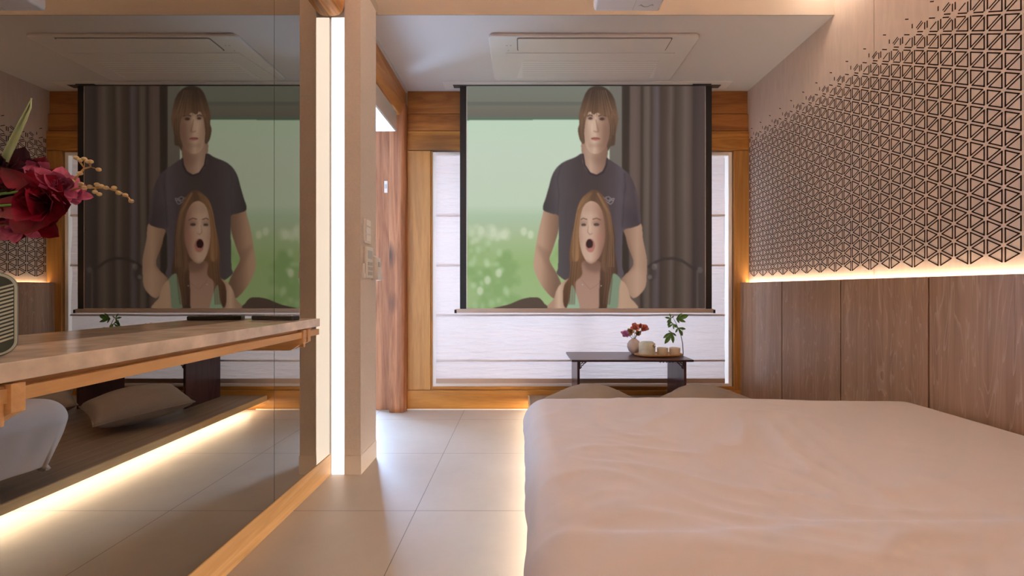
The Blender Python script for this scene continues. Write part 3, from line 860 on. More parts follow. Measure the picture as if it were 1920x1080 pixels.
put(poly(A([(942, 300), (965, 300), (985, 400), (1000, 500), (1010, 550), (970, 520), (945, 440)]), 3) * 0.4, (150, 116, 98))
put(ell(1110, 240, 1.6, 9, 1) * 0.4, (220, 192, 170))
put(ell(1117, 260.5, 8.2, 3.2, 0.7) * 0.85, (160, 96, 90)); put(line([(1109, 260), (1117, 259.5), (1125, 260.5)], 0.7, 0.4) * 0.8, (100, 56, 52))
put(poly(A([(985, 480), (1075, 480), (1060, 505), (1000, 505)]), 2) * 0.25, (120, 88, 74))
put(poly(A([(1085, 330), (1132, 360), (1120, 470), (1060, 540), (1075, 450)]), 3.5) * 0.35, (118, 86, 72))
fr = poly(A([(940, 400), (942, 300), (958, 190), (1000, 110), (1060, 95), (1120, 150), (1152, 230), (1162, 330), (1142, 420), (1134, 350), (1120, 288), (1102, 264), (1072, 266), (1042, 246), (1012, 262), (988, 240), (968, 258), (952, 310)]), 0.6)
fr_old = poly(A([(942, 350), (945, 270), (960, 190), (1000, 120), (1060, 100), (1120, 150), (1150, 230), (1160, 330), (1140, 400), (1132, 330), (1118, 268), (1098, 300), (1080, 255), (1055, 275), (1035, 245), (1010, 275), (1000, 220), (985, 262), (972, 235), (955, 290)]), 0.6)
put(fr, hc_ * (0.9 + 0.25 * fbm(8, 60, 21))[..., None])
for i in range(26):
    x0 = 985 + rs.rand() * 120; s_ = (x0 - 1040) * 0.9
    pts = [(x0, 80), (x0 + s_ * 0.5, 160), (x0 + s_ * 1.1, 250 + rs.rand() * 30)]
    put(line(A(pts), 0.45, 0.4) * hairback * 0.35, (142, 108, 84) if i % 2 else (58, 42, 34))
for i in range(18):
    sd = rs.choice([-1, 1]); x0 = 1045 + sd * (95 + rs.rand() * 45); y0 = 220 + rs.rand() * 80
    put(line(A([(x0, y0), (x0 + sd * 6, y0 + 90), (x0 - sd * 6, y0 + 190)]), 0.5, 0.4) * hairback * 0.4, (136, 102, 78) if i % 2 else (60, 44, 36))

# chair back at the bottom left
put(poly([(925, 580), (955, 570), (980, 560), (1000, 557), (1012, 559), (1020, 568), (1026, 582)], 0.6), (84, 68, 58))

# woman: hair behind, chest, top, neck, face
hairw = poly(B([(1010, 26), (965, 52), (915, 105), (885, 190), (865, 300), (845, 400), (830, 520), (838, 610), (828, 680), (792, 740), (782, 830), (800, 905), (880, 910), (1040, 910), (1110, 910), (1125, 800), (1160, 700), (1192, 655), (1185, 560), (1172, 470), (1172, 350), (1150, 250), (1120, 140), (1080, 75), (1050, 40)]), 0.8)
put(poly(B([(935, 560), (1060, 560), (1070, 670), (1150, 672), (1215, 695), (1262, 745), (1290, 830), (1308, 930), (705, 930), (718, 830), (745, 755), (800, 700), (870, 672), (925, 670)]), 0.8),
    ramp(X, [(1038, (168, 134, 112)), (1048, (196, 164, 140)), (1060, (172, 138, 118)), (1100, (150, 116, 100)), (1140, (158, 124, 104)), (1165, (180, 146, 122)), (1185, (176, 142, 118))]))
put(hairw, ramp(X, [(1066, (112, 78, 56)), (1078, (134, 96, 66)), (1090, (120, 84, 60)), (1125, (92, 66, 52)), (1142, (112, 80, 60)), (1158, (82, 60, 50))]) * np.interp(Y, [355, 400, 480, 578], [1.0, 1.12, 0.95, 0.72])[..., None])
put(poly(B([(930, 560), (1058, 560), (1062, 640), (1060, 700), (1055, 780), (1040, 930), (895, 930), (880, 800), (872, 720), (925, 660)]), 1.0), ramp(Y, [(480, (112, 80, 66)), (500, (150, 114, 98)), (530, (162, 126, 110)), (578, (166, 130, 112))]))
put(poly(B([(846, 740), (868, 762), (888, 820), (905, 925), (812, 925), (830, 850)]), 0.8), (146, 168, 140))
put(poly(B([(1162, 650), (1215, 692), (1205, 760), (1188, 925), (1118, 925), (1128, 800), (1140, 730)]), 0.8), (122, 138, 114))
for sgn, base in ((-1, 845), (1, 1100)):
    for i in range(6):
        x0 = base + i * 9
        put(line(B([(x0, 560), (x0 - 14 * (1 if sgn < 0 else -0.5), 700), (x0 - 22 * (1 if sgn < 0 else 0.6), 880)]), 0.9, 0.7) * 0.5, (70, 50, 40) if i % 2 else (118, 86, 64))
for xn, yn in ((1070, 742), (930, 733)): put(ell(860 + xn / 4, 350 + yn / 4, 1.2, 1.2, 0.4) * 0.7, (196, 190, 180))
put(line(B([(925, 700), (960, 740), (985, 768), (1020, 750), (1055, 720)]), 0.4, 0.4) * 0.5, (116, 90, 78))
face = poly(B([(985, 108), (940, 140), (915, 210), (903, 300), (903, 380), (915, 460), (940, 530), (975, 572), (1015, 570), (1055, 530), (1082, 470), (1098, 390), (1098, 290), (1080, 190), (1040, 125)]), 0.7)
put(face, ramp(X, [(1085, (168, 134, 114)), (1094, (190, 158, 138)), (1108, (196, 162, 142)), (1120, (178, 140, 120)), (1130, (150, 112, 96)), (1136, (126, 94, 78))]))
put(poly(B([(1040, 125), (1080, 190), (1098, 290), (1098, 390), (1075, 490), (1030, 560), (1055, 420), (1060, 260)]), 4) * 0.45, (136, 98, 82)); put(poly(B([(985, 108), (1040, 125), (1060, 190), (930, 190), (940, 140)]), 4) * 0.3, (150, 114, 94))
put(ell(1124, 445, 6, 9, 3) * 0.4, (176, 112, 100)); put(ell(1091, 446, 4, 8, 3) * 0.3, (182, 120, 108))
put(ell(1093.5, 418, 9, 5.5, 2.5) * 0.4, (128, 92, 78)); put(ell(1119, 418, 9, 5.5, 2.5) * 0.4, (118, 84, 70))
for pts in ([(918, 246), (935, 236), (962, 246)], [(1008, 244), (1035, 236), (1065, 250)]): put(line(B(pts), 1.0, 0.5) * 0.75, (92, 64, 52))
put(ell(1094.5, 421.5, 4.6, 2.6, 0.7) * 0.85, (74, 58, 54)); put(ell(1118.5, 421, 5.2, 2.7, 0.7) * 0.85, (70, 54, 50))
put(line(B([(975, 290), (968, 340), (985, 360), (1002, 350)]), 0.8, 0.6) * 0.6, (134, 96, 82)); put(ell(1105, 425, 1.8, 12, 1.2) * 0.35, (220, 190, 168))
put(ell(1107, 460, 8.6, 12.5, 0.9) * 0.8, (156, 96, 88)); put(ell(1105.5, 457, 6.4, 8.6, 0.7), (50, 28, 28))
put(ell(1108, 468.5, 5.4, 4.0, 0.8) * 0.85, (176, 112, 104))
put(poly(B([(1000, 570), (1055, 530), (1090, 440), (1100, 560), (1050, 640), (960, 620), (950, 560)]), 3) * 0.5, (98, 70, 58))
put(poly(B([(1010, 26), (965, 52), (915, 105), (888, 190), (880, 320), (850, 500), (880, 560), (905, 520), (898, 380), (908, 240), (935, 150), (985, 108), (1035, 118), (1075, 175), (1098, 280), (1104, 400), (1085, 490), (1070, 590), (1110, 640), (1165, 500), (1168, 340), (1120, 140), (1060, 45)]), 0.8),
    ramp(X, [(1070, (128, 92, 64)), (1082, (148, 108, 74)), (1095, (124, 92, 66)), (1115, (92, 68, 52)), (1130, (108, 78, 58)), (1150, (84, 62, 50))]) * (0.88 + 0.28 * fbm(7, 90, 33))[..., None])
for i in range(20):
    sd = i % 2; t_ = rs.rand()
    if sd: pts = [(1030 + 20 * t_, 50), (1100 + 40 * t_, 200), (1125 + 40 * t_, 380), (1100 + 70 * t_, 600)]
    else: pts = [(1000 - 10 * t_, 50), (905 - 15 * t_, 180), (880 - 15 * t_, 340), (855 - 15 * t_ + 20, 560)]
    put(line(B(pts), 0.5, 0.5) * hairw * 0.4, (168, 126, 88) if i % 3 else (64, 46, 38))
# soft veil of stray light a projection always has
img = img * 0.985 + 2.0
img = np.clip(blur(img[..., 0], 0.35), 0, 255)[..., None] * np.array([1, 0, 0]) + np.clip(blur(img[..., 1], 0.35), 0, 255)[..., None] * np.array([0, 1, 0]) + np.clip(blur(img[..., 2], 0.35), 0, 255)[..., None] * np.array([0, 0, 1])
v_ = img / 255.0
linimg = np.where(v_ <= 0.04045, v_ / 12.92, ((v_ + 0.055) / 1.055) ** 2.4)

YS = 3.080
def sx_(px, y=YS): return (px - 980) * y / F
def sz_(py, y=YS): return HC - (py - 543) * y / F


scr = thing('projection_screen', 'pulled-down projection screen showing a film scene, hanging before the window', 'projection screen', (0.39, YS, sz_(586)))
obj('fabric', box(sx_(862.5), sx_(1334.5), YS, YS + 0.0006, sz_(580), ZL - 0.002), M_screen, scr)
for a, b in ((862.5, 874.5), (1323.0, 1334.5)): obj('border', box(sx_(a), sx_(b), YS - 0.0012, YS, sz_(580), ZL - 0.004), M_black, scr, label='black side border')
for a, b in ((874.5, 875.6), (1322.0, 1323.0)): obj('edge_line', box(sx_(a), sx_(b), YS - 0.0014, YS, sz_(579), ZL - 0.004), M_frame, scr)
# picture grid with per-vertex colour
gx = np.linspace(sx_(875.6), sx_(1322.0), PW); gz = np.linspace(sz_(PY0), sz_(PY1), PH)
VX, VZ = np.meshgrid(gx, gz)
co = np.stack([VX, np.full_like(VX, YS - 0.0015), VZ], -1).reshape(-1, 3)
idx = np.arange(PW * PH).reshape(PH, PW)
quads = np.stack([idx[:-1, :-1], idx[1:, :-1], idx[1:, 1:], idx[:-1, 1:]], -1).reshape(-1, 4)
me = bpy.data.meshes.new('picture')
me.vertices.add(len(co)); me.vertices.foreach_set('co', co.ravel())
me.loops.add(quads.size); me.loops.foreach_set('vertex_index', quads.ravel().astype(np.int32))
me.polygons.add(len(quads)); me.polygons.foreach_set('loop_start', np.arange(0, quads.size, 4, dtype=np.int32))
try: me.polygons.foreach_set('loop_total', np.full(len(quads), 4, dtype=np.int32))
except Exception: pass
me.update(calc_edges=True)
ca = me.color_attributes.new('film', 'FLOAT_COLOR', 'POINT')
rgba = np.ones((PH * PW, 4), np.float32); rgba[:, :3] = linimg.reshape(-1, 3)
ca.data.foreach_set('color', rgba.ravel())
M_pic = bpy.data.materials.new('film_picture'); M_pic.use_nodes = True
nt = M_pic.node_tree; b = nt.nodes['Principled BSDF']
at = nt.nodes.new('ShaderNodeAttribute'); at.attribute_name = 'film'
b.inputs['Base Color'].default_value = (0.02, 0.02, 0.02, 1); b.inputs['Roughness'].default_value = 1.0
b.inputs['Specular IOR Level'].default_value = 0
nt.links.new(at.outputs['Color'], b.inputs['Emission Color']); b.inputs['Emission Strength'].default_value = 0.955
M_pic.cycles.emission_sampling = 'NONE'
me.materials.append(M_pic)
po = bpy.data.objects.new('picture', me); C.objects.link(po); po.parent = scr; po.location = -scr.location
po['label'] = 'film still of a man in a dark T-shirt behind a surprised woman'
obj('bottom_bar', box(sx_(855), sx_(1337), YS - 0.012, YS + 0.012, sz_(586.5), sz_(579)), M_bar, scr, bevel=0.002)
for a, b_ in ((852.5, 856.5), (1336, 1340)):
    obj('end_cap', box(sx_(a), sx_(b_), YS - 0.014, YS + 0.014, sz_(587), sz_(580.5)), M_blackp, scr, bevel=0.001)
obj('housing_plate', box(sx_(832), sx_(1366), 3.02, 3.135, ZL - 0.006, ZL), M_plast, scr, bevel=0.001)
obj('slot', box(sx_(850), sx_(1350), YS - 0.02, YS + 0.03, ZL - 0.0075, ZL - 0.006), M_gap, scr)
obj('motor_clip', box(sx_(1296), sx_(1330), YS - 0.034, YS - 0.018, ZL - 0.013, ZL - 0.007), M_blackp, scr)

# ================================================================== ROMAN SHADE
rsd = thing('roman_shade', 'white linen roman shade drawn down over the window behind the screen', 'window shade', (0.43, YB - 0.02, 0.2))
SX0, SX1 = sx_(818, 3.16), sx_(1358, 3.16)
zt = WZ1 - 0.03
folds = [sz_(405, 3.16), sz_(498, 3.16), sz_(591, 3.16), sz_(676, 3.16)]
ztop = zt; levels = folds + [sz_(709, 3.16)]
bm = bmesh.new()
NXs = 60
prev = ztop
for li, zl in enumerate(levels):
    # each section hangs, belly forward, then tucks back under itself
    secs = []
    n = 10
    for i in range(n + 1):
        t = i / n
        yv = 3.163 - 0.012 * math.sin(t * PI / 2) ** 3
        secs.append((yv, prev + (zl - prev) * t))
    secs.append((3.156, zl - 0.006)); secs.append((3.163, zl - 0.004)); secs.append((3.164, zl + 0.006))
    grid = []
    for (yv, zv) in secs:
        row = []
        for j in range(NXs + 1):
            x = SX0 + (SX1 - SX0) * j / NXs
            w_ = noise.noise(Vector((x * 1.6, zv * 9, li))) * 0.003
            zr = noise.noise(Vector((x * 2.0, li * 7.3, 0))) * 0.004 if zv < prev - 0.01 else 0
            row.append(bm.verts.new((x, yv + w_, zv + zr)))
        grid.append(row)
    for r0, r1 in zip(grid, grid[1:]):
        for j in range(NXs): bm.faces.new((r0[j], r1[j], r1[j + 1], r0[j + 1]))
    prev = zl + 0.004
obj('fabric', bm, M_shade, rsd, smooth=True)
for zl in folds:
    bm = bmesh.new(); g = []
    for i, (yv, zv) in enumerate(((3.1485, zl + 0.007), (3.1475, zl + 0.001), (3.1480, zl - 0.005), (3.150, zl - 0.006), (3.1505, zl + 0.001), (3.1505, zl + 0.007))):
        g.append([bm.verts.new((SX0 + (SX1 - SX0) * j / NXs, yv, zv + 0.004 * noise.noise(Vector((j * 0.11, zl * 9, 0))))) for j in range(NXs + 1)])
    for r0, r1 in zip(g, g[1:]):
        for j in range(NXs): bm.faces.new((r0[j], r1[j], r1[j + 1], r0[j + 1]))
    obj('fold', bm, M_fold, rsd, smooth=True)
obj('head_rail', box(SX0, SX1, 3.150, 3.168, ztop - 0.001, ztop + 0.012), M_frame, rsd)
bm = bmesh.new(); bx(bm, SX0, SX1, 3.150, 3.158, levels[-1] - 0.036, levels[-1] - 0.002)
obj('hem_bar', bm, mat('hem_tan', (0.52, 0.38, 0.29), 0.8), rsd)

# ================================================================== PLATFORM, MATTRESS, DUVET
pf = thing('bed_platform', 'low oak platform with a light strip glowing along its underside', 'platform', (0.8, 1.3, 0))
PXL = 0.038; ZP = 0.105
obj('deck', box(PXL + 0.012, XP - 0.0005, YN + 0.002, YB - 0.034, 0.070, ZP), M_deck, pf)
obj('edge_band', box(PXL, PXL + 0.012, YN + 0.002, YB - 0.034, 0.068, ZP), wood('lit_oak_band', (0.62, 0.40, 0.17), (0.80, 0.56, 0.28), 'Y', 5, 0.07, 0.42, 0.1), pf, bevel=0.001, label='golden oak edge band, lightened as if lit from the floor')  # lighter copy of the oak, light bounced off the floor painted in
obj('plinth', box(0.20, XP - 0.01, YN + 0.01, YB - 0.04, 0.0, 0.070), M_gap if False else M_plast, pf)
obj('light_strip', box(0.13, 0.150, YN + 0.05, YB - 0.08, 0.060, 0.0695), M_ledunder, pf)

mt = tag(obj('mattress', box(0.16, 1.47, -0.38, 1.66, ZP, 0.34), M_matt, bevel=0.05, seg=4), 'thick white mattress under the duvet on the oak platform', 'mattress')

# duvet: draped rounded sheet with wrinkles
bm = bmesh.new()
RX0, RX1, RY0, RY1 = 0.092, 1.49, -0.34, 1.70
R = 0.088; ZD = 0.437; DMAX = R * PI / 2 + 0.185
nu, nv = 190, 260
U = [RX0 - DMAX + (RX1 - RX0 + 2 * DMAX) * i / nu for i in range(nu + 1)]
V = [RY0 - DMAX + (RY1 - RY0 + 2 * DMAX) * i / nv for i in range(nv + 1)]


def wrinkle(x, y):
    h = 0
    p = Vector((x * 2.1, y * 2.1, 0.3))
    wx = noise.noise(p) * 0.35; wy = noise.noise(p + Vector((5, 3, 1))) * 0.35
    q = Vector((x + wx, y + wy, 0))
    r1 = 1 - abs(noise.noise(Vector((q.x * 3.0 + q.y * 1.2, q.y * 4.6 - q.x * 1.4, 2)))) * 2
    r2 = 1 - abs(noise.noise(Vector((q.x * 8 - q.y * 5, q.y * 8 + q.x * 3, 5)))) * 2
    amp = 0.25 + 0.95 * max(0, 1 - ((x - 0.55) / 0.55) ** 2) * max(0.25, 1 - ((y - 1.05) / 0.75) ** 2)
    h += 0.0052 * amp * max(0, r1) ** 3 + 0.0035 * amp * max(0, r2) ** 2
    h += 0.009 * noise.noise(Vector((x * 1.5, y * 1.3, 9)))
    return h


vg = []
for j, v in enumerate(V):
    row = []
    for i, u in enumerate(U):
        cx = min(max(u, RX0), RX1); cy = min(max(v, RY0), RY1)
        qx, qy = u - cx, v - cy
        dd = math.hypot(qx, qy)
        sag = -0.018 * max(0, (cx - 0.9)) + 0.004
        wr_ = wrinkle(cx + qx * 0.6, cy + qy * 0.6)
        # stitched fold running across the bed near the camera
        ry = 0.775 - 0.03 * math.exp(-((cx - 0.25) / 0.25) ** 2) + 0.006 * math.sin(cx * 5)
        fold = 0.013 * math.exp(-((cy - ry) / 0.020) ** 2) if cy > ry else 0.013 * math.exp(-((cy - ry) / 0.10) ** 2)
        ztop_ = ZD + sag + wr_ + fold * (1 if cx > 0.2 else max(0, (cx - 0.0) / 0.2))
        if dd < 1e-6:
            p = (u, v, ztop_)
        else:
            ux, uy = qx / dd, qy / dd
            d2 = min(dd, DMAX)
            if d2 < R * PI / 2:
                a = d2 / R; out = R * math.sin(a); dn = R * (1 - math.cos(a))
            else:
                out = R; dn = R + d2 - R * PI / 2
            per = (v if abs(ux) > abs(uy) else u)
            k = min(1, dn / 0.12)
            fo = 0.011 * k * (noise.noise(Vector((per * 6.0, 3, 0))) + 0.5 * noise.noise(Vector((per * 14.0, 8, dn * 6)))) + 0.010 * k * noise.noise(Vector((per * 2, dn * 7, 1)))
            out += fo
            if dn > R: out -= (dn - R) * 0.35
            p = (cx + ux * out, cy + uy * out, ztop_ - dn * 0.98 + 0.012 * k * noise.noise(Vector((per * 3, 0, 4))))
        row.append(bm.verts.new(p))
    vg.append(row)
for a, b_ in zip(vg, vg[1:]):
    for i in range(nu): bm.faces.new((a[i], a[i + 1], b_[i + 1], b_[i]))
bmesh.ops.remove_doubles(bm, verts=bm.verts[:], dist=1e-5)
dv = obj('duvet', bm, M_duvet, smooth=True)
md = dv.modifiers.new('thick', 'SOLIDIFY'); md.thickness = 0.02; md.offset = -1
md = dv.modifiers.new('sub', 'SUBSURF'); md.levels = 1; md.render_levels = 1
tag(dv, 'plump white duvet spread over the mattress, softly creased', 'duvet')


# ================================================================== CUSHIONS
def cushion(label, cx, cy, cz, size, yaw, pitch, thick, grp):
    rt = thing('cushion', label, 'cushion', (cx, cy, cz), grp)
    bm = bmesh.new(); n = 28
    Mx = Matrix.Rotation(pitch, 4, 'X') @ Matrix.Rotation(yaw, 4, 'Z')
    top = {}; bot = {}
    for i in range(n + 1):
        for j in range(n + 1):
            u = -1 + 2 * i / n; v = -1 + 2 * j / n
            # pinched edges, pointy corners
            e = 1 - 0.07 * (1 - (v * v)); e2 = 1 - 0.07 * (1 - (u * u))
            x = u * e * size / 2; y = v * e2 * size / 2
            prof_ = ((1 - u ** 2) * (1 - v ** 2)) ** 0.42
            wr__ = 0.006 * noise.noise(Vector((u * 3 + cx * 9, v * 3, 2))) * (1 if prof_ > 0.05 else 0)
            h = thick / 2 * prof_
            edge = i in (0, n) or j in (0, n)
            t_ = bm.verts.new(Mx @ Vector((x, y, h + wr__)) + Vector((cx, cy, cz)))
            top[i, j] = t_
            bot[i, j] = t_ if edge else bm.verts.new(Mx @ Vector((x, y, -h * 0.9)) + Vector((cx, cy, cz)))
    for i in range(n):
        for j in range(n):
            bm.faces.new((top[i, j], top[i + 1, j], top[i + 1, j + 1], top[i, j + 1]))
            f = (bot[i, j + 1], bot[i + 1, j + 1], bot[i + 1, j], bot[i, j])
            if len(set(f)) == 4:
                try: bm.faces.new(f)
                except ValueError: pass
    obj('cover', bm, M_linen, rt, smooth=True)
    bm = bmesh.new()
    pts = []
    for k in range(4 * n):
        s_, r_ = divmod(k, n); t = -1 + 2 * r_ / n
        u, v = ((t, -1), (1, t), (-t, 1), (-1, -t))[s_]
        e = 1 - 0.07 * (1 - v * v); e2 = 1 - 0.07 * (1 - u * u)
        pts.append(Mx @ Vector((u * e * size / 2, v * e2 * size / 2, 0)) + Vector((cx, cy, cz)))
    pts.append(pts[0])
    tube(bm, pts, 0.0035, 6)
    obj('piping', bm, M_linen, rt, smooth=True)
    return rt


cushion('taupe linen cushion on the platform, the one nearer the floor tiles', 0.40, 2.50, 0.212, 0.43, math.radians(38), math.radians(7), 0.19, 'taupe floor cushions on the platform')
cushion('taupe linen cushion on the platform, the one nearer the oak wainscot', 1.04, 2.455, 0.212, 0.46, math.radians(42), math.radians(7), 0.19, 'taupe floor cushions on the platform')

# ================================================================== TEA TABLE
tb = thing('tea_table', 'low dark walnut tea table with panel legs before the window', 'table', (0.7, 2.95, ZP))
ZTT = 0.4235
obj('tabletop', box(0.311, 1.089, 2.765, 3.125, ZTT - 0.014, ZTT), M_walnut, tb, bevel=0.003)
obj('leg', box(0.350, 0.366, 2.79, 3.11, ZP, ZTT - 0.014), M_walnutz, tb, bevel=0.001)
obj('leg', box(1.034, 1.050, 2.79, 3.11, ZP, ZTT - 0.014), M_walnutz, tb, bevel=0.001)


def fret(x, sgn):
    bm = bmesh.new(); z = ZTT - 0.014
    def P(a, b): return (x + sgn * a, 2.80, z - b)
    tube(bm, [P(0, .004), P(.03, .005), P(.045, .006)], .0032, 6)
    tube(bm, [P(.003, .0), P(.003, .03), P(.004, .05)], .0032, 6)
    tube(bm, [P(.04, .008), P(.030, .016), P(.022, .012), P(.026, .020), P(.016, .030), P(.010, .026), P(.012, .040), P(.004, .046)], .0036, 6)
    tube(bm, [P(.018, .006), P(.014, .016), P(.006, .018)], .003, 6)
    return bm


obj('corner_bracket', fret(0.366, 1), M_walnut, tb, label='small carved fretwork bracket')
obj('corner_bracket', fret(1.034, -1), M_walnut, tb, label='small carved fretwork bracket')
bm = bmesh.new()
for k in range(5): 
    x = 0.975 - k * 0.02
    tube(bm, [(x, 2.80, ZTT - .014), (x - .008, 2.80, ZTT - .022), (x - .018, 2.80, ZTT - .016)], .003, 6)
obj('fretwork_edge', bm, M_walnut, tb)

# tray and what stands on it
tr = thing('serving_tray', 'oval wooden serving tray on the dark tea table', 'tray', (0.87, 2.92, ZTT))
bm = bmesh.new()
lathe(bm, 0, 0, [(0, 0.0005), (0.10, 0.0005), (0.150, 0.004), (0.156, 0.016), (0.152, 0.017), (0.144, 0.008), (0.10, 0.006), (0, 0.006)], 48)
for v in bm.verts: v.co = (0.915 + v.co.x * 1.06, 2.93 + v.co.y * 0.50, ZTT + v.co.z)
obj('body', bm, M_tray, tr, smooth=True)
zt_ = ZTT + 0.0065
jar = thing('tea_jar', 'squat celadon lidded tea jar at the left end of the tray', 'jar', (0.84, 2.93, zt_))
bm = bmesh.new(); lathe(bm, 0.838, 2.93, [(0, zt_), (0.050, zt_), (0.053, zt_ + .006), (0.054, zt_ + .075), (0.050, zt_ + .083), (0.042, zt_ + .084), (0, zt_ + .084)], 40)
obj('body', bm, M_green_cer, jar, smooth=True)
bm = bmesh.new(); lathe(bm, 0.838, 2.93, [(0.040, zt_ + .0842), (0.040, zt_ + .090), (0, zt_ + .093)], 40)
obj('lid', bm, M_green_cer, jar, smooth=True)
bm = bmesh.new(); tube(bm, [(0.872, 2.885, zt_ + .076), (0.862, 2.88, zt_ + .068), (0.868, 2.88, zt_ + .058), (0.88, 2.885, zt_ + .064)], .003, 6)
obj('clasp', bm, M_brass, jar)
for cx, lb in ((0.938, 'small celadon tea cup beside the tea jar on the tray'), (1.020, 'small celadon tea cup at the right end of the tray')):
    bm = bmesh.new(); r = 0.0365
    lathe(bm, cx, 2.92, [(0, zt_), (r - .006, zt_), (r - .002, zt_ + .005), (r, zt_ + .045), (r - .001, zt_ + .050), (r - .004, zt_ + .050), (r - .006, zt_ + .010), (0, zt_ + .008)], 36)
    tag(obj('tea_cup', bm, M_cup, smooth=True), lb, 'cup', 'celadon tea cups')

# round vase with flowers
vs = tag(None or obj('round_vase', (lambda b: (lathe(b, 0.775, 3.03, [(0, ZTT + .0005), (.018, ZTT + .0005), (.020, ZTT + .006), (.036, ZTT + .020), (.047, ZTT + .048), (.045, ZTT + .070), (.034, ZTT + .090), (.020, ZTT + .100), (.017, ZTT + .106), (.013, ZTT + .106), (.013, ZTT + .095), (0, ZTT + .09)], 36), b)[1])(bmesh.new()), M_clay, smooth=True),
         'small round blush ceramic vase behind the tea jar', 'vase')


def petal(bm, base, dr, length, width, up, curl=0.3, n=6):
    dr = Vector(dr).normalized(); up = Vector(up).normalized(); side = dr.cross(up).normalized(); up = side.cross(dr)
    rows = []
    for i in range(n + 1):
        t = i / n
        w_ = width * math.sin(PI * min(1, 0.12 + t * 0.88)) ** 0.7 * (0.35 + 0.65 * min(1, t * 1.8))
        if i == n: w_ *= 0.25
        p = Vector(base) + dr * length * t + up * length * curl * t * t
        rows.append([bm.verts.new(p + side * w_ * s2 * 0.5 + up * abs(s2) * w_ * 0.22) for s2 in (-1, -0.5, 0, 0.5, 1)])
    for a, b in zip(rows, rows[1:]):
        for k in range(4): bm.faces.new((a[k], a[k + 1], b[k + 1], b[k]))


def bloom(bm, c, r, npet, rings=2, seed=0, axis=(0, -0.3, 1), wfac=0.7):
    rg = random.Random(seed); ax = Vector(axis).normalized()
    t1 = ax.orthogonal().normalized(); t2 = ax.cross(t1)
    for q in range(rings):
        for k in range(npet):
            a = 2 * PI * (k + 0.5 * q) / npet + rg.uniform(-.25, .25)
            dr = (t1 * math.cos(a) + t2 * math.sin(a)) * max(0.15, 1 - 0.30 * q) + ax * (0.05 + 0.45 * q) + Vector((rg.uniform(-.15, .15), rg.uniform(-.15, .15), rg.uniform(-.15, .15)))
            petal(bm, c, dr, r * rg.uniform(0.7, 1.15) * (1 - 0.15 * q), r * wfac * rg.uniform(.85, 1.15), ax, rg.uniform(0.1, 0.5))


def flower(name, label, cat, path, c, r, m, ms=M_stem, grp=None, npet=6, rings=2, seed=0, srad=0.0015, axis=(0, -0.3, 1), wfac=0.7, core=None):
    t = thing(name, label, cat, path[0], grp)
    bm = bmesh.new(); tube(bm, path, srad, 6); obj('stem', bm, ms, t, smooth=True)
    bm = bmesh.new(); bloom(bm, c, r, npet, rings, seed, axis, wfac); obj('petals', bm, m, t, smooth=True)
    if core:
        bm = bmesh.new(); rg = random.Random(seed + 50)
        for _ in range(7): ball(bm, Vector(c) + Vector((rg.uniform(-.2, .2), rg.uniform(-.3, .1), rg.uniform(0, .3))) * r, r * 0.13, 1)
        obj('stamens', bm, core, t, smooth=True)
    return t


def pw(px, py, y): return ((px - 980) * y / F, y, HC - (py - 543) * y / F)


base = (0.775, 3.03, ZTT + 0.098)
smf = [((1173, 627), 0.036, M_mauve, 'mauve flower leaning left in the small round vase'), ((1190, 615), 0.034, M_coral, 'coral flower standing at the top of the small bunch in the round vase'),
       ((1208, 616), 0.036, M_coral, 'coral flower leaning right in the small round vase'), ((1182, 622), 0.028, M_dried, 'brown dried flower head low in the middle of the small bunch'),
       ((1196, 626), 0.028, M_dried, 'brown dried flower head low at the right of the small bunch'), ((1200, 612), 0.026, M_coral, 'small coral bloom at the back of the bunch between the two larger ones')]
for k, ((px, py), r, m, lb) in enumerate(smf):
    c3 = pw(px, py, 3.02 + 0.01 * (k % 3))
    mid = tuple((a + b_) / 2 + (0, 0, 0.006)[i] for i, (a, b_) in enumerate(zip(base, c3)))
    flower('cut_flower', lb, 'flower', [base, mid, c3], c3, r, m, grp='flowers in the round vase', npet=7, rings=3, seed=k * 3 + 1, wfac=0.85, axis=(0, -0.8, 0.5))

# maple branch in a brown vase beside the table
bm = bmesh.new(); BXv, BYv = 1.140, 3.075
lathe(bm, BXv, BYv, [(0, ZP + .0005), (.022, ZP + .0005), (.026, ZP + .02), (.026, ZP + .07), (.014, ZP + .10), (.010, ZP + .12), (.013, ZP + .130), (.009, ZP + .130), (.008, ZP + .11), (0, ZP + .09)], 32)
tag(obj('bottle_vase', bm, M_vase, smooth=True), 'slim brown bottle vase on the platform behind the right table leg', 'vase')
br = thing('maple_branch', 'green maple branch rising beside the right end of the tea table', 'branch', (BXv, BYv, ZP + 0.1))
YBr = 3.055
path = [(BXv, BYv, ZP + 0.10), (BXv, BYv, ZP + 0.2), (1.128, 3.07, 0.40), pw(1281, 664, 3.06), pw(1280, 645, YBr), pw(1277, 630, YBr), pw(1272, 616, YBr), pw(1266, 603, YBr), pw(1262, 596, YBr)]
bm = bmesh.new(); tube(bm, path, [.0035, .0035, .003, .003, .003, .0025, .0022, .0018, .0012], 6)
tube(bm, [pw(1277, 630, YBr), pw(1280, 622, YBr - .02), pw(1279, 618, YBr - .02)], .0012, 5)
obj('stem', bm, M_stem, br, smooth=True)


def maple(bm, c, tips, yc, dep=0.02):
    """palmate leaf: lobes from the centre c (pixels) out to the tips (pixels)"""
    for k, (tx, ty) in enumerate(tips):
        a = Vector(pw(c[0], c[1], yc)); b2 = Vector(pw(tx, ty, yc + dep * math.sin(k * 2.1)))
        dr = b2 - a
        petal(bm, a, dr, dr.length, dr.length * 0.36, (0.1 * math.sin(k), -1, 0.15), 0.02, 6)


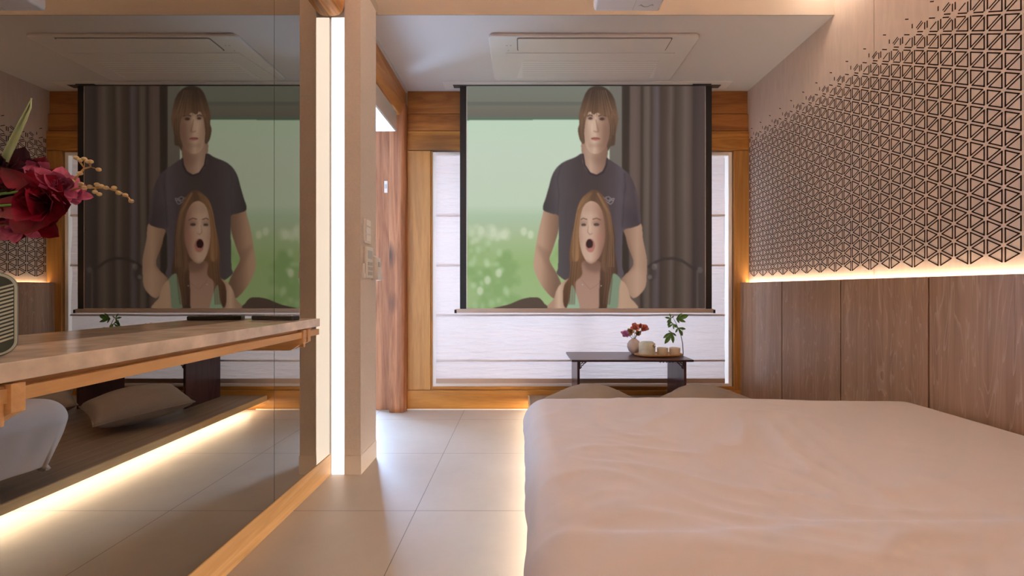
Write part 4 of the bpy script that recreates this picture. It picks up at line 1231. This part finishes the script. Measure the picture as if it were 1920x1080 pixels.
for c0, tips in (((1258, 597), [(1246, 595), (1255, 587.5), (1250, 605), (1264, 592), (1252, 612)]),
                 ((1268, 598), [(1279, 587), (1291, 591), (1286, 604), (1274, 606)]),
                 ((1262, 607), [(1251, 601), (1252, 614), (1263, 618), (1270, 612)]),
                 ((1271, 615), [(1286, 617), (1280, 630), (1266, 624), (1262, 610)]),
                 ((1259, 623), [(1243, 634), (1246, 645), (1262, 644), (1268, 630), (1253, 620)])):
    bm = bmesh.new(); maple(bm, c0, tips, YBr - 0.01)
    obj('leaf', bm, M_leaf, br, smooth=True)

# ================================================================== FLOWERS ON THE STONE SHELF
vz = tag(obj('tall_vase', (lambda b: (lathe(b, -0.79, 0.50, [(0, ZS + .0005), (.045, ZS + .0005), (.052, ZS + .03), (.048, ZS + .10), (.030, ZS + .15), (.026, ZS + .17), (.030, ZS + .18), (.026, ZS + .18), (.022, ZS + .165), (0, ZS + .15)], 36), b)[1])(bmesh.new()), M_clay, smooth=True),
         'ceramic vase of crimson flowers at the near end of the stone shelf', 'vase')
vb = (-0.79, 0.50, ZS + 0.168)
YF = 0.62
big = [((28, 335), 0.040, M_plum, 'dark plum bloom at the upper left of the shelf bouquet', None), ((62, 352), 0.050, M_red, 'crimson bloom at the upper middle of the shelf bouquet', M_bud),
       ((20, 385), 0.055, M_red, 'crimson bloom at the far left of the shelf bouquet', M_bud), ((88, 380), 0.050, M_red, 'crimson bloom at the lower right of the shelf bouquet', M_bud),
       ((58, 400), 0.046, M_red, 'crimson bloom at the bottom of the shelf bouquet', None), ((78, 330), 0.026, M_pinkp, 'small pink bloom at the top of the shelf bouquet', M_bud),
       ((112, 352), 0.028, M_pinkp, 'pink bloom reaching right from the shelf bouquet', None), ((36, 424), 0.026, M_pinkp, 'small pink bloom low on the shelf bouquet', M_bud),
       ((138, 366), 0.019, M_pinkp, 'closed magenta bud at the right tip of the shelf bouquet', None), ((5, 355), 0.034, M_pinkp, 'small pink bloom beside the pale blade leaf', None),
       ((12, 318), 0.026, M_plum, 'small dark plum bloom above the shelf bouquet by the blade leaf', None), ((44, 372), 0.05, M_plum, 'dark plum bloom deep in the middle of the shelf bouquet', None)]
for k, ((px, py), r, m, lb, core) in enumerate(big):
    yk = YF + 0.015 * math.sin(k * 1.7)
    c3 = pw(px, py, yk)
    mid = (vb[0] + (c3[0] - vb[0]) * 0.35, vb[1] + (c3[1] - vb[1]) * 0.35, vb[2] + (c3[2] - vb[2]) * 0.55)
    ax = ((0.2 if px < 90 else 0.9), -0.8, 0.35 if py < 380 else -0.15)
    flower('cut_flower', lb, 'flower', [vb, mid, c3], c3, r, m, ms=M_leaf, grp='crimson flowers on the shelf', npet=8, rings=4, seed=k * 5 + 2, srad=0.0018, axis=ax, core=core, wfac=0.75)

bl = thing('blade_leaf', 'long pale green blade leaf standing up at the left of the bouquet', 'leaf', vb)
bm = bmesh.new()
cpts = [(-95, 505, 8), (-45, 410, 10), (-2, 322, 10), (28, 258, 8.5), (45, 222, 7), (55, 200, 5), (59.5, 184, 0.8)]
L_, R_, M__ = [], [], []
for px, py, hw in cpts:
    L_.append(bm.verts.new(pw(px - hw * 0.9, py - hw * 0.42, 0.60))); R_.append(bm.verts.new(pw(px + hw * 0.9, py + hw * 0.42, 0.60))); M__.append(bm.verts.new(pw(px, py, 0.606)))
for i in range(len(cpts) - 1):
    bm.faces.new((L_[i], M__[i], M__[i + 1], L_[i + 1])); bm.faces.new((M__[i], R_[i], R_[i + 1], M__[i + 1]))
bo = obj('blade', bm, M_blade, bl, smooth=True)
md = bo.modifiers.new('t', 'SOLIDIFY'); md.thickness = 0.0015

tw_specs = [([(60, 420), (100, 385), (128, 352), (145, 330), (158, 316), (170, 313)], 'dried twig with golden buds rising from the shelf bouquet to the right', [(143, 296), (150, 300), (158, 298), (165, 303), (170, 303), (150, 325), (185, 318), (128, 347), (135, 340)]),
            ([(70, 400), (120, 362), (150, 352), (178, 352), (205, 354), (225, 360), (240, 370), (247, 378)], 'long dried twig of small seed pods arching right from the bouquet', [(152, 345), (158, 352), (182, 346), (190, 349), (178, 360), (186, 364), (214, 352), (222, 362), (235, 366), (246, 377), (168, 350), (199, 352)]),
            ([(-20, 470), (0, 440), (18, 425), (35, 420)], 'short tan dried twig below the crimson blooms', [(10, 430), (22, 418), (35, 428), (28, 436), (8, 415), (15, 400), (0, 395)])]
for pts, lb, buds in tw_specs:
    t = thing('dried_twig', lb, 'twig', vb, 'dried twigs in the shelf bouquet')
    bm = bmesh.new()
    path = [vb] + [pw(px, py, YF - 0.005) for px, py in pts]
    tube(bm, path, [0.0016] * 2 + [0.0013] * (len(path) - 3) + [0.0008], 6)
    allp = pts
    for (px, py) in buds:
        q = min(allp, key=lambda a: math.hypot(a[0] - px, a[1] - py))
        tube(bm, [pw(q[0], q[1], YF - 0.005), pw(px, py, YF - 0.008)], 0.0006, 5)
    obj('stem', bm, M_dried, t, smooth=True)
    for (px, py) in buds:
        bm = bmesh.new(); ball(bm, pw(px, py, YF - 0.008), 0.0029, 2, (1.3, 1, 1)); obj('bud', bm, M_bud, t, smooth=True)

sc.cycles.max_bounces = 10
sc.cycles.diffuse_bounces = 6
